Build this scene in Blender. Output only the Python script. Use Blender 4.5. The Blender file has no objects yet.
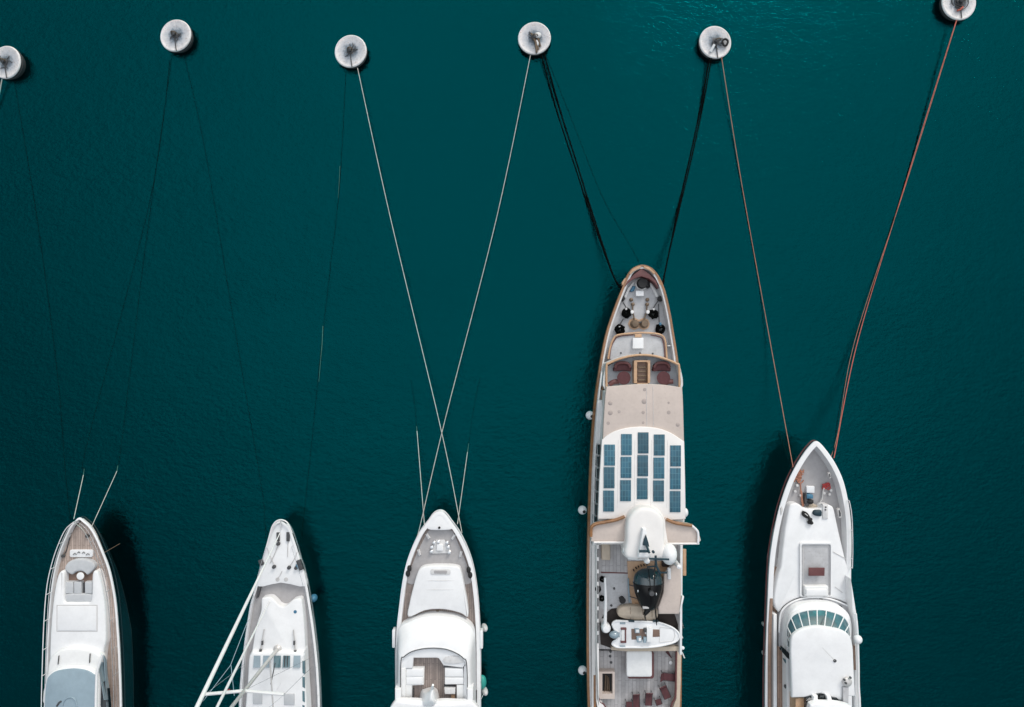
import bpy, bmesh, math, random
from mathutils import Vector, Matrix
random.seed(7)
S = bpy.context.scene
COL = S.collection
H = 69.0          # camera height over the water (m)
F = 690.0         # focal length in pixels
R = math.radians

def W(px, py, z=0.0):
    k = (H - z) / F
    return Vector(((px - 512) * k, -(py - 353.5) * k, z))
def crop(ox, oy, s):
    return lambda *a: [(ox + a[i] / s, oy + a[i + 1] / s) for i in range(0, len(a), 2)]
def w2(pts, z):
    return [W(x, y, z).to_2d() for x, y in pts]

# ---------------------------------------------------------------- materials
def nodes(m):
    m.use_nodes = True
    nt = m.node_tree
    return nt, nt.nodes, nt.links, nt.nodes['Principled BSDF']
def mat(name, col, rough=0.5, metal=0.0, amt=0.10, scale=1.3, bump=0.0, bscale=8.0, coat=0.0, dirt=0.0, spec=0.5):
    m = bpy.data.materials.new(name)
    nt, N, L, b = nodes(m)
    tc = N.new('ShaderNodeTexCoord')
    nz = N.new('ShaderNodeTexNoise'); nz.inputs['Scale'].default_value = scale; nz.inputs['Detail'].default_value = 6
    nz.inputs['Roughness'].default_value = 0.65
    L.new(tc.outputs['Object'], nz.inputs['Vector'])
    rp = N.new('ShaderNodeValToRGB')
    rp.color_ramp.elements[0].position = 0.3; rp.color_ramp.elements[1].position = 0.7
    rp.color_ramp.elements[0].color = [max(0, c * (1 - amt)) for c in col] + [1]
    rp.color_ramp.elements[1].color = [min(1, c * (1 + amt * 0.6)) for c in col] + [1]
    L.new(nz.outputs['Fac'], rp.inputs['Fac'])
    out = rp.outputs['Color']
    if dirt > 0:
        n2 = N.new('ShaderNodeTexNoise'); n2.inputs['Scale'].default_value = 4.5; n2.inputs['Detail'].default_value = 8
        L.new(tc.outputs['Object'], n2.inputs['Vector'])
        r2 = N.new('ShaderNodeValToRGB'); r2.color_ramp.elements[0].position = 0.52; r2.color_ramp.elements[1].position = 0.74
        L.new(n2.outputs['Fac'], r2.inputs['Fac'])
        mx = N.new('ShaderNodeMix'); mx.data_type = 'RGBA'
        ml = N.new('ShaderNodeMath'); ml.operation = 'MULTIPLY'; ml.inputs[1].default_value = dirt
        L.new(r2.outputs['Color'], ml.inputs[0]); L.new(ml.outputs[0], mx.inputs['Factor'])
        L.new(out, mx.inputs['A']); mx.inputs['B'].default_value = (col[0] * .45, col[1] * .40, col[2] * .36, 1)
        out = mx.outputs['Result']
    L.new(out, b.inputs['Base Color'])
    b.inputs['Roughness'].default_value = rough; b.inputs['Metallic'].default_value = metal
    b.inputs['Coat Weight'].default_value = coat; b.inputs['Specular IOR Level'].default_value = spec
    if bump > 0:
        nb = N.new('ShaderNodeTexNoise'); nb.inputs['Scale'].default_value = bscale; nb.inputs['Detail'].default_value = 4
        L.new(tc.outputs['Object'], nb.inputs['Vector'])
        bp = N.new('ShaderNodeBump'); bp.inputs['Strength'].default_value = bump; bp.inputs['Distance'].default_value = 0.05
        L.new(nb.outputs['Fac'], bp.inputs['Height']); L.new(bp.outputs['Normal'], b.inputs['Normal'])
    return m
def planks(name, col, wid=0.28, ln=3.0, rot=90.0, amt=0.16, seam=0.55, rough=0.6):
    m = bpy.data.materials.new(name)
    nt, N, L, b = nodes(m)
    tc = N.new('ShaderNodeTexCoord'); mp = N.new('ShaderNodeMapping'); mp.inputs['Rotation'].default_value = (0, 0, R(rot))
    L.new(tc.outputs['Object'], mp.inputs['Vector'])
    br = N.new('ShaderNodeTexBrick'); L.new(mp.outputs[0], br.inputs['Vector'])
    br.inputs['Color1'].default_value = [c * (1 - amt) for c in col] + [1]
    br.inputs['Color2'].default_value = [min(1, c * (1 + amt)) for c in col] + [1]
    br.inputs['Mortar'].default_value = [c * seam for c in col] + [1]
    br.inputs['Scale'].default_value = 1.0; br.inputs['Mortar Size'].default_value = 0.022
    br.inputs['Mortar Smooth'].default_value = 0.3
    br.inputs['Brick Width'].default_value = ln; br.inputs['Row Height'].default_value = wid
    nz = N.new('ShaderNodeTexNoise'); nz.inputs['Scale'].default_value = 1.7; nz.inputs['Detail'].default_value = 8
    nz.inputs['Roughness'].default_value = 0.7
    L.new(tc.outputs['Object'], nz.inputs['Vector'])
    mr = N.new('ShaderNodeMapRange'); mr.inputs['From Min'].default_value = .3; mr.inputs['From Max'].default_value = .7
    mr.inputs['To Min'].default_value = .80; mr.inputs['To Max'].default_value = 1.14
    L.new(nz.outputs['Fac'], mr.inputs['Value'])
    mx = N.new('ShaderNodeVectorMath'); mx.operation = 'SCALE'
    L.new(br.outputs['Color'], mx.inputs[0]); L.new(mr.outputs[0], mx.inputs['Scale'])
    L.new(mx.outputs[0], b.inputs['Base Color']); b.inputs['Roughness'].default_value = rough
    return m
def grid_mat(name, col, line, wx, wy, rough=0.25, ms=0.03):
    m = bpy.data.materials.new(name)
    nt, N, L, b = nodes(m)
    tc = N.new('ShaderNodeTexCoord')
    br = N.new('ShaderNodeTexBrick'); L.new(tc.outputs['Object'], br.inputs['Vector'])
    br.offset = 0.0
    br.inputs['Color1'].default_value = [c * .85 for c in col] + [1]; br.inputs['Color2'].default_value = [c * 1.25 for c in col] + [1]
    br.inputs['Mortar'].default_value = list(line) + [1]
    br.inputs['Scale'].default_value = 1; br.inputs['Mortar Size'].default_value = ms
    br.inputs['Brick Width'].default_value = wx; br.inputs['Row Height'].default_value = wy
    oi = N.new('ShaderNodeObjectInfo'); mr = N.new('ShaderNodeMapRange'); mr.inputs['To Min'].default_value = .75; mr.inputs['To Max'].default_value = 1.3
    L.new(oi.outputs['Random'], mr.inputs['Value'])
    vm = N.new('ShaderNodeVectorMath'); vm.operation = 'SCALE'; L.new(br.outputs['Color'], vm.inputs[0]); L.new(mr.outputs[0], vm.inputs['Scale'])
    L.new(vm.outputs[0], b.inputs['Base Color'])
    b.inputs['Roughness'].default_value = rough; b.inputs['Coat Weight'].default_value = 0.15
    return m
M = {}
M['white'] = mat('white_gelcoat', (.80, .81, .82), .38, amt=.06, scale=.9, coat=.25, dirt=.05)
M['warmwhite'] = mat('cream_paint', (.79, .772, .755), .45, amt=.05, scale=.8)
M['softwhite'] = mat('white_vinyl', (.76, .77, .77), .6, amt=.06, scale=2.0, bump=.3, bscale=3)
M['offwhite'] = mat('weathered_white', (.66, .66, .66), .6, amt=.10, scale=3.0, dirt=.3)
M['hullwhite'] = mat('white_hull_paint', (.70, .71, .72), .3, amt=.04, coat=.4)
M['navy'] = mat('dark_navy_hull_paint', (.006, .026, .032), .18, amt=.1, coat=.6)
M['antifoul'] = mat('antifouling_paint', (.006, .016, .018), .8, amt=.3)
M['tan'] = mat('beige_deck_paint', (.55, .475, .43), .6, amt=.07, scale=1.0, dirt=.12)
M['tanspot'] = mat('stained_beige_paint', (.40, .345, .32), .7, amt=.1)
M['tan2'] = mat('beige_canvas', (.52, .44, .35), .8, amt=.12, scale=2.5, bump=.5, bscale=2)
M['woodrail'] = mat('varnished_wood', (.27, .125, .045), .3, amt=.35, scale=2.0, coat=.5)
M['lightwood'] = mat('pale_varnished_wood', (.52, .33, .20), .4, amt=.2, scale=2.0)
M['maroon'] = mat('maroon_fabric', (.095, .033, .038), .85, amt=.3, scale=3, bump=.4)
M['maroonpaint'] = mat('maroon_paint', (.13, .045, .045), .5, amt=.2)
M['grey'] = mat('grey_nonskid', (.37, .36, .365), .8, amt=.10, scale=2.5, bump=.3, bscale=30)
M['lgrey'] = mat('pale_grey_deck', (.47, .475, .49), .75, amt=.12, scale=1.5, dirt=.25)
M['bgrey'] = mat('blue_grey_deck', (.36, .385, .42), .7, amt=.15, scale=1.5)
M['cushion'] = mat('grey_cushion', (.50, .52, .54), .85, amt=.07, scale=3, bump=.3)
M['bluegrey'] = mat('blue_grey_canvas', (.27, .36, .42), .55, amt=.10, scale=1.2)
M['metal'] = mat('stainless_steel', (.72, .73, .74), .25, metal=1.0, amt=.1)
M['paintmetal'] = mat('white_painted_metal', (.76, .76, .76), .35, amt=.05)
M['alloy'] = mat('brushed_alloy', (.58, .57, .56), .45, metal=.3, amt=.1)
M['black'] = mat('black_rubber', (.012, .012, .013), .7, amt=.3, scale=4, bump=.6)
M['gloss'] = mat('glossy_black_paint', (.003, .0035, .004), .22, amt=.2, coat=0, spec=.3)
M['dark'] = mat('dark_brown_matting', (.030, .023, .021), .9, amt=.4, scale=3)
M['darkgrey'] = mat('dark_grey_plastic', (.06, .062, .066), .5, amt=.2)
M['bronze'] = mat('weathered_bronze', (.18, .13, .09), .5, metal=.5, amt=.3)
M['glass'] = mat('tinted_glass', (.085, .17, .20), .06, amt=.25, scale=1.5, coat=1.0)
M['darkglass'] = mat('dark_glass', (.006, .012, .016), .06, amt=.2, coat=1.0)
M['paleglass'] = mat('pale_tinted_glass', (.25, .33, .38), .10, amt=.15, coat=.8)
M['heliglass'] = mat('teal_canopy_glass', (.004, .032, .043), .05, amt=.5, scale=1.2, coat=1.0)
M['blue'] = mat('blue_plastic', (.045, .17, .28), .5, amt=.25, scale=4)
M['mastblue'] = mat('dark_teal_paint', (.006, .032, .048), .5, amt=.2)
M['turq'] = mat('turquoise_plastic', (.03, .33, .28), .4, amt=.15)
M['red'] = mat('red_plastic', (.42, .05, .05), .55, amt=.2)
M['orange'] = mat('orange_rope', (.42, .19, .12), .8, amt=.3, scale=6)
M['brown'] = mat('brown_leather', (.20, .13, .10), .6, amt=.2)
M['teak1'] = planks('pale_teak_planks', (.42, .335, .29), .22)
M['teak3'] = planks('grey_teak_planks', (.255, .21, .19), .2)
M['teak4'] = planks('weathered_teak_planks', (.41, .40, .405), .34, 4.5, amt=.14, seam=.6)
M['teak5'] = planks('brown_teak_planks', (.30, .20, .15), .2)
M['solar'] = grid_mat('solar_cells', (.012, .080, .125), (.05, .16, .21), .26, .5, .25, .022)
M['buoyside'] = mat('grimy_buoy_side', (.05, .052, .055), .8, amt=.4, scale=2)
M['ropewhite'] = mat('pale_mooring_rope', (.50, .50, .46), .8, amt=.25, scale=3)
M['ropeblack'] = mat('black_mooring_rope', (.003, .0035, .0035), 1.0, amt=.3, spec=.05)
M['ropered'] = mat('red_brown_mooring_rope', (.50, .12, .085), .8, amt=.3, scale=2)
M['roperust'] = mat('rust_brown_mooring_rope', (.38, .17, .11), .8, amt=.3, scale=2)
M['weed_and_reflection'] = mat('weedy_rope_and_reflection', (.001, .014, .015), 1, amt=.3, scale=1, spec=.05)  # dark teal for wet ropes and for rope reflections drawn as tubes
M['ropegreen'] = mat('green_slimed_rope', (.06, .16, .13), .9, amt=.5, scale=1)

def buoy_mat():
    m = bpy.data.materials.new('weathered_buoy_top')
    nt, N, L, b = nodes(m)
    tc = N.new('ShaderNodeTexCoord')
    sx = N.new('ShaderNodeSeparateXYZ'); L.new(tc.outputs['Object'], sx.inputs[0])
    cx = N.new('ShaderNodeCombineXYZ'); L.new(sx.outputs[0], cx.inputs[0]); L.new(sx.outputs[1], cx.inputs[1])
    ln = N.new('ShaderNodeVectorMath'); ln.operation = 'LENGTH'; L.new(cx.outputs[0], ln.inputs[0])
    oi = N.new('ShaderNodeObjectInfo')
    ad = N.new('ShaderNodeVectorMath'); ad.operation = 'ADD'; L.new(tc.outputs['Object'], ad.inputs[0])
    sc = N.new('ShaderNodeMath'); sc.operation = 'MULTIPLY'; sc.inputs[1].default_value = 37; L.new(oi.outputs['Random'], sc.inputs[0])
    L.new(sc.outputs[0], ad.inputs[1])
    nz = N.new('ShaderNodeTexNoise'); nz.inputs['Scale'].default_value = 2.6; nz.inputs['Detail'].default_value = 8; nz.inputs['Roughness'].default_value = .7
    L.new(ad.outputs[0], nz.inputs['Vector'])
    a = N.new('ShaderNodeMath'); a.operation = 'MULTIPLY_ADD'; a.inputs[1].default_value = 1.3; L.new(nz.outputs['Fac'], a.inputs[0]); L.new(ln.outputs['Value'], a.inputs[2])
    rp = N.new('ShaderNodeValToRGB'); cr = rp.color_ramp
    mr = N.new('ShaderNodeMapRange'); mr.inputs['From Min'].default_value = .9; mr.inputs['From Max'].default_value = 2.5; L.new(a.outputs[0], mr.inputs[0])
    cr.elements[0].position = 0.0; cr.elements[0].color = (.10, .12, .14, 1)
    cr.elements[1].position = 1.0; cr.elements[1].color = (.78, .76, .75, 1)
    for p, c in ((.20, (.16, .20, .24)), (.36, (.42, .45, .49)), (.62, (.60, .60, .61)), (.8, (.75, .73, .72))):
        e = cr.elements.new(p); e.color = list(c) + [1]
    L.new(mr.outputs[0], rp.inputs[0])
    n2 = N.new('ShaderNodeTexNoise'); n2.inputs['Scale'].default_value = 7; n2.inputs['Detail'].default_value = 6; L.new(ad.outputs[0], n2.inputs['Vector'])
    r2 = N.new('ShaderNodeValToRGB'); r2.color_ramp.elements[0].position = .57; r2.color_ramp.elements[1].position = .72; L.new(n2.outputs['Fac'], r2.inputs[0])
    ml = N.new('ShaderNodeMath'); ml.operation = 'MULTIPLY'; ml.inputs[1].default_value = .6; L.new(r2.outputs[0], ml.inputs[0])
    mx = N.new('ShaderNodeMix'); mx.data_type = 'RGBA'; L.new(ml.outputs[0], mx.inputs['Factor']); L.new(rp.outputs[0], mx.inputs['A'])
    mx.inputs['B'].default_value = (.30, .20, .14, 1)
    L.new(mx.outputs['Result'], b.inputs['Base Color']); b.inputs['Roughness'].default_value = .7
    bp = N.new('ShaderNodeBump'); bp.inputs['Strength'].default_value = .4; bp.inputs['Distance'].default_value = .05
    L.new(nz.outputs['Fac'], bp.inputs['Height']); L.new(bp.outputs[0], b.inputs['Normal'])
    return m
M['buoy'] = buoy_mat()

def water_mat():
    m = bpy.data.materials.new('harbour_water')
    nt, N, L, b = nodes(m)
    tc = N.new('ShaderNodeTexCoord')
    n1 = N.new('ShaderNodeTexNoise'); n1.inputs['Scale'].default_value = .022; n1.inputs['Detail'].default_value = 3
    L.new(tc.outputs['Object'], n1.inputs['Vector'])
    rp = N.new('ShaderNodeValToRGB'); rp.color_ramp.elements[0].position = .3; rp.color_ramp.elements[1].position = .7
    rp.color_ramp.elements[0].color = (*WDARK, 1); rp.color_ramp.elements[1].color = (*WLIGHT, 1)
    L.new(n1.outputs['Fac'], rp.inputs[0]); L.new(rp.outputs[0], b.inputs['Base Color'])
    # ripples: three scales of small wind waves
    mp = N.new('ShaderNodeMapping'); mp.inputs['Rotation'].default_value = (0, 0, R(25)); mp.inputs['Scale'].default_value = (1.0, 1.7, 1)
    L.new(tc.outputs['Object'], mp.inputs[0])
    hs = None
    for sc, w in ((.7, .30), (1.9, .32), (4.5, .22)):
        n = N.new('ShaderNodeTexNoise'); n.inputs['Scale'].default_value = sc; n.inputs['Detail'].default_value = 3
        L.new(mp.outputs[0], n.inputs['Vector'])
        a = N.new('ShaderNodeMath'); a.operation = 'MULTIPLY_ADD'; a.inputs[1].default_value = w
        L.new(n.outputs['Fac'], a.inputs[0])
        if hs: L.new(hs.outputs[0], a.inputs[2])
        else: a.inputs[2].default_value = 0
        hs = a
    bp = N.new('ShaderNodeBump'); bp.inputs['Strength'].default_value = 1.0; bp.inputs['Distance'].default_value = WBUMP
    wn = N.new('ShaderNodeTexNoise'); wn.inputs['Scale'].default_value = .035; wn.inputs['Detail'].default_value = 4; wn.inputs['Distortion'].default_value = .6
    L.new(mp.outputs[0], wn.inputs['Vector'])
    wr_ = N.new('ShaderNodeMapRange'); wr_.inputs['From Min'].default_value = .35; wr_.inputs['From Max'].default_value = .65; wr_.inputs['To Min'].default_value = .6; wr_.inputs['To Max'].default_value = 1.1
    L.new(wn.outputs['Fac'], wr_.inputs['Value'])
    hm = N.new('ShaderNodeMath'); hm.operation = 'MULTIPLY'; L.new(hs.outputs[0], hm.inputs[0]); L.new(wr_.outputs[0], hm.inputs[1]); hs = hm
    L.new(hs.outputs[0], bp.inputs['Height']); L.new(bp.outputs[0], b.inputs['Normal'])
    b.inputs['Specular IOR Level'].default_value = 0
    gl = N.new('ShaderNodeBsdfGlossy'); gl.inputs['Color'].default_value = (*WTINT, 1); gl.inputs['Roughness'].default_value = .07
    fr = N.new('ShaderNodeFresnel'); fr.inputs['IOR'].default_value = WIOR
    L.new(bp.outputs['Normal'], gl.inputs['Normal']); L.new(bp.outputs['Normal'], fr.inputs['Normal'])
    tr = N.new('ShaderNodeBsdfTransparent'); tr.inputs[0].default_value = (.5, .95, .95, 1)
    mx = N.new('ShaderNodeMixShader'); mx.inputs[0].default_value = .35
    L.new(b.outputs[0], mx.inputs[1]); L.new(tr.outputs[0], mx.inputs[2])
    m3 = N.new('ShaderNodeMixShader'); L.new(fr.outputs[0], m3.inputs[0]); L.new(mx.outputs[0], m3.inputs[1]); L.new(gl.outputs[0], m3.inputs[2])
    L.new(m3.outputs[0], N['Material Output'].inputs['Surface'])
    return m
WDARK = (.000, .0014, .0020); WLIGHT = (.000, .0026, .0034); WIOR = 1.52; WTINT = (.0, .88, 1.0); WBUMP = .17
M['water'] = water_mat()
M['depths'] = mat('deep_water', (.0002, .034, .040), 1.0, amt=.3, scale=.02, spec=0)

# ---------------------------------------------------------------- mesh helpers
def sm(pts, n=5, closed=True):
    P = [Vector(p) for p in pts]; out = []; c = len(P)
    rng = c if closed else c - 1
    for i in range(rng):
        if closed: a, b, d, e = P[i - 1], P[i], P[(i + 1) % c], P[(i + 2) % c]
        else: a, b, d, e = P[max(i - 1, 0)], P[i], P[i + 1], P[min(i + 2, c - 1)]
        for k in range(n):
            t = k / n
            out.append(0.5 * ((2 * b) + (d - a) * t + (2 * a - 5 * b + 4 * d - e) * t * t + (3 * b - a - 3 * d + e) * t ** 3))
    if not closed: out.append(P[-1])
    return [tuple(v) for v in out]
def rrect(x0, y0, x1, y1, r, n=4):
    out = []
    for cx, cy, a0 in ((x1 - r, y0 + r, -90), (x1 - r, y1 - r, 0), (x0 + r, y1 - r, 90), (x0 + r, y0 + r, 180)):
        for k in range(n + 1):
            a = R(a0 + 90 * k / n); out.append((cx + r * math.cos(a), cy + r * math.sin(a)))
    return out
def circ(cx, cy, r, n=24, ry=None):
    ry = ry or r
    return [(cx + r * math.cos(2 * math.pi * k / n), cy + ry * math.sin(2 * math.pi * k / n)) for k in range(n)]
def rotrect(cx, cy, w, h, ang):
    c, s = math.cos(R(ang)), math.sin(R(ang))
    return [(cx + x * c - y * s, cy + x * s + y * c) for x, y in ((-w / 2, -h / 2), (w / 2, -h / 2), (w / 2, h / 2), (-w / 2, h / 2))]
def area(P): return sum(P[i - 1][0] * P[i][1] - P[i][0] * P[i - 1][1] for i in range(len(P))) / 2
def ccw(P):
    P = [Vector(p[:2]) for p in P]
    out = []
    for p in P:
        if not out or (p - out[-1]).length > 1e-4: out.append(p)
    if (out[0] - out[-1]).length < 1e-4: out.pop()
    return out if area(out) > 0 else out[::-1]
def offs(P, d):                     # inset by d (CCW)
    out = []; n = len(P)
    for i in range(n):
        a, b, c = P[i - 1], P[i], P[(i + 1) % n]
        e1 = (b - a).normalized(); e2 = (c - b).normalized()
        n1 = Vector((-e1.y, e1.x)); n2 = Vector((-e2.y, e2.x))
        v = n1 + n2
        if v.length < 1e-6: v = n1
        v.normalize(); q = max(.45, v.dot(n1))
        out.append(b + v * (d / q))
    return out
def resample(P, n):
    P = [Vector(p) for p in P]; P2 = P + [P[0]]
    L = [0]
    for i in range(len(P)): L.append(L[-1] + (P2[i + 1] - P2[i]).length)
    out = []; j = 0
    for k in range(n):
        t = L[-1] * k / n
        while L[j + 1] < t: j += 1
        out.append(P2[j].lerp(P2[j + 1], (t - L[j]) / max(1e-9, L[j + 1] - L[j])))
    return out
class MB:
    def __init__(s): s.bm = bmesh.new(); s.mi = 0
    def rings(s, rings, cap0=True, cap1=True, closed=True):
        V = [[s.bm.verts.new(p) for p in r] for r in rings]
        n = len(V[0])
        for a, b in zip(V, V[1:]):
            for i in range(n if closed else n - 1):
                j = (i + 1) % n
                try: s.bm.faces.new((a[i], a[j], b[j], b[i])).material_index = s.mi
                except ValueError: pass
        if cap0: s.bm.faces.new(V[0][::-1]).material_index = s.mi
        if cap1: s.bm.faces.new(V[-1]).material_index = s.mi
        return s
    def prism(s, px, z1, z0, r=0.0, crown=0.0, flare=0.0, world=False, cs=6):
        P = ccw(px if world else w2(px, z1))
        rg = []
        if flare: rg.append([(*p, z0) for p in offs(P, -flare)])
        else: rg.append([(*p, z0) for p in P])
        if r > 0:
            rg.append([(*p, z1 - r) for p in P])
            for k in range(1, 4):
                a = math.pi / 2 * k / 3
                rg.append([(*p, z1 - r + r * math.sin(a)) for p in offs(P, r * (1 - math.cos(a)))])
            Q = offs(P, r)
        else:
            rg.append([(*p, z1) for p in P]); Q = P
        if crown > 0:
            c = sum(Q, Vector((0, 0))) / len(Q)
            for k in range(1, cs):
                t = k / cs
                rg.append([(*(p.lerp(c, t)), z1 + crown * (1 - (1 - t) ** 2)) for p in Q])
        s.rings(rg)
        return s
    def ring(s, outer, inner, z1, z0, n=96, world=False, zi=None):
        a = resample(ccw(outer if world else w2(outer, z1)), n)
        b = ccw(inner if world else w2(inner, z1)); b = resample(b, n * 3)
        # match by nearest start
        k0 = min(range(len(b)), key=lambda k: (b[k] - a[0]).length)
        b = b[k0:] + b[:k0]; b = resample(b, n)
        zi = z0 if zi is None else zi
        s.rings([[(*p, z0) for p in a], [(*p, z1) for p in a], [(*p, z1) for p in b], [(*p, zi) for p in b]], False, False)
        return s
    def loft(s, A, za, B, zb, n=96, cap=True, crown=0.0):
        a = resample(ccw(w2(A, za)), n); b = resample(ccw(w2(B, zb)), n * 3)
        k0 = min(range(len(b)), key=lambda k: (b[k] - a[0]).length)
        b = b[k0:] + b[:k0]; b = resample(b, n)
        rg = [[(*p, za) for p in a]]
        for k in range(1, 6):
            t = k / 5
            rg.append([(*p.lerp(q, t), za + (zb - za) * math.sin(t * math.pi / 2)) for p, q in zip(a, b)])
        if crown:
            c = sum(b, Vector((0, 0))) / n
            for k in range(1, 6):
                t = k / 6; rg.append([(*p.lerp(c, t), zb + crown * (1 - (1 - t) ** 2)) for p in b])
        s.rings(rg, False, cap); return s
    def tube(s, path, r, seg=8, r1=None, cap=True):
        path = [Vector(p) for p in path]; n = len(path); rg = []
        up = Vector((0, 0, 1))
        for i, p in enumerate(path):
            d = (path[min(i + 1, n - 1)] - path[max(i - 1, 0)]).normalized()
            u = d.cross(up)
            if u.length < 1e-3: u = d.cross(Vector((1, 0, 0)))
            u.normalize(); v = u.cross(d)
            rr = r if r1 is None else r + (r1 - r) * i / max(1, n - 1)
            rg.append([p + (u * math.cos(2 * math.pi * k / seg) + v * math.sin(2 * math.pi * k / seg)) * rr for k in range(seg)])
        s.rings(rg, cap, cap); return s
    def loop(s, path, r, seg=6):
        path = [Vector(p) for p in path]; n = len(path); rg = []
        for i, p in enumerate(path):
            d = (path[(i + 1) % n] - path[i - 1]).normalized(); u = d.cross(Vector((0, 0, 1)))
            if u.length < 1e-3: u = Vector((1, 0, 0))
            u.normalize(); v = u.cross(d)
            rg.append([p + (u * math.cos(2 * math.pi * k / seg) + v * math.sin(2 * math.pi * k / seg)) * r for k in range(seg)])
        rg.append(rg[0]); s.rings(rg, False, False); return s
    def lathe(s, c, prof, seg=24, mx=None):
        c = Vector(c); rg = []
        for r, z in prof:
            ring = [Vector((max(r, .001) * math.cos(2 * math.pi * k / seg), max(r, .001) * math.sin(2 * math.pi * k / seg), z)) for k in range(seg)]
            if mx: ring = [mx @ v for v in ring]
            rg.append([c + v for v in ring])
        s.rings(rg); return s
    def ell(s, c, rx, ry, rz, mx=None, seg=16, n=8):
        c = Vector(c); rg = []
        for i in range(n + 1):
            a = math.pi * (i / n - .5); q = max(.02, math.cos(a))
            ring = [Vector((rx * q * math.cos(2 * math.pi * k / seg), ry * q * math.sin(2 * math.pi * k / seg), rz * math.sin(a))) for k in range(seg)]
            if mx: ring = [mx @ v for v in ring]
            rg.append([c + v for v in ring])
        s.rings(rg); return s
    def box(s, c, sx, sy, sz, ang=0, r=0.03):
        P = [Vector((c[0], c[1])) + Vector((x, y)) for x, y in rotrect(0, 0, sx, sy, ang)]
        s.prism(P, c[2] + sz / 2, c[2] - sz / 2, r=min(r, sz * .4, sx * .4, sy * .4), world=True); return s
    def plate(s, cs, th):
        cs = [Vector(c) for c in cs]; nn = (cs[1] - cs[0]).cross(cs[-1] - cs[0]).normalized() * th
        s.rings([[c - nn for c in cs], [c + nn for c in cs]]); return s
    def build(s, name, mats, parent=None, smooth=40, label=None):
        if not isinstance(mats, (list, tuple)): mats = [mats]
        off = WL[parent] if parent is not None else None
        bmesh.ops.recalc_face_normals(s.bm, faces=s.bm.faces)
        if off is None:
            lo = [min(v.co[i] for v in s.bm.verts) for i in range(3)]; hi = [max(v.co[i] for v in s.bm.verts) for i in range(3)]
            off = Vector(((lo[0] + hi[0]) / 2, (lo[1] + hi[1]) / 2, lo[2])); loc = off
        else: loc = Vector((0, 0, 0))
        for v in s.bm.verts: v.co -= off
        me = bpy.data.meshes.new(name); s.bm.to_mesh(me); s.bm.free()
        for m in mats: me.materials.append(M[m])
        for p in me.polygons: p.use_smooth = True
        me.set_sharp_from_angle(angle=R(smooth))
        o = bpy.data.objects.new(name, me); COL.objects.link(o); o.location = loc
        if parent is not None: o.parent = parent
        WL[o] = off.copy()
        if label: o['label'] = label
        return o
WL = {}
def tag(o, label, cat, group=None):
    o['label'] = label; o['category'] = cat
    if group: o['group'] = group
    return o
def thing(name, label, cat, loc, group=None):
    o = bpy.data.objects.new(name, None); COL.objects.link(o); o.location = loc; WL[o] = Vector(loc)
    o.empty_display_size = .5
    return tag(o, label, cat, group)
def struct(o): o['kind'] = 'structure'; return o
# quick part from a pixel outline
def slab(name, par, m, px, z1, z0, r=.04, crown=0.0, flare=0.0, label=None, cs=6):
    return MB().prism(px, z1, z0, r=r, crown=crown, flare=flare, cs=cs).build(name, m, par, label=label)

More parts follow.
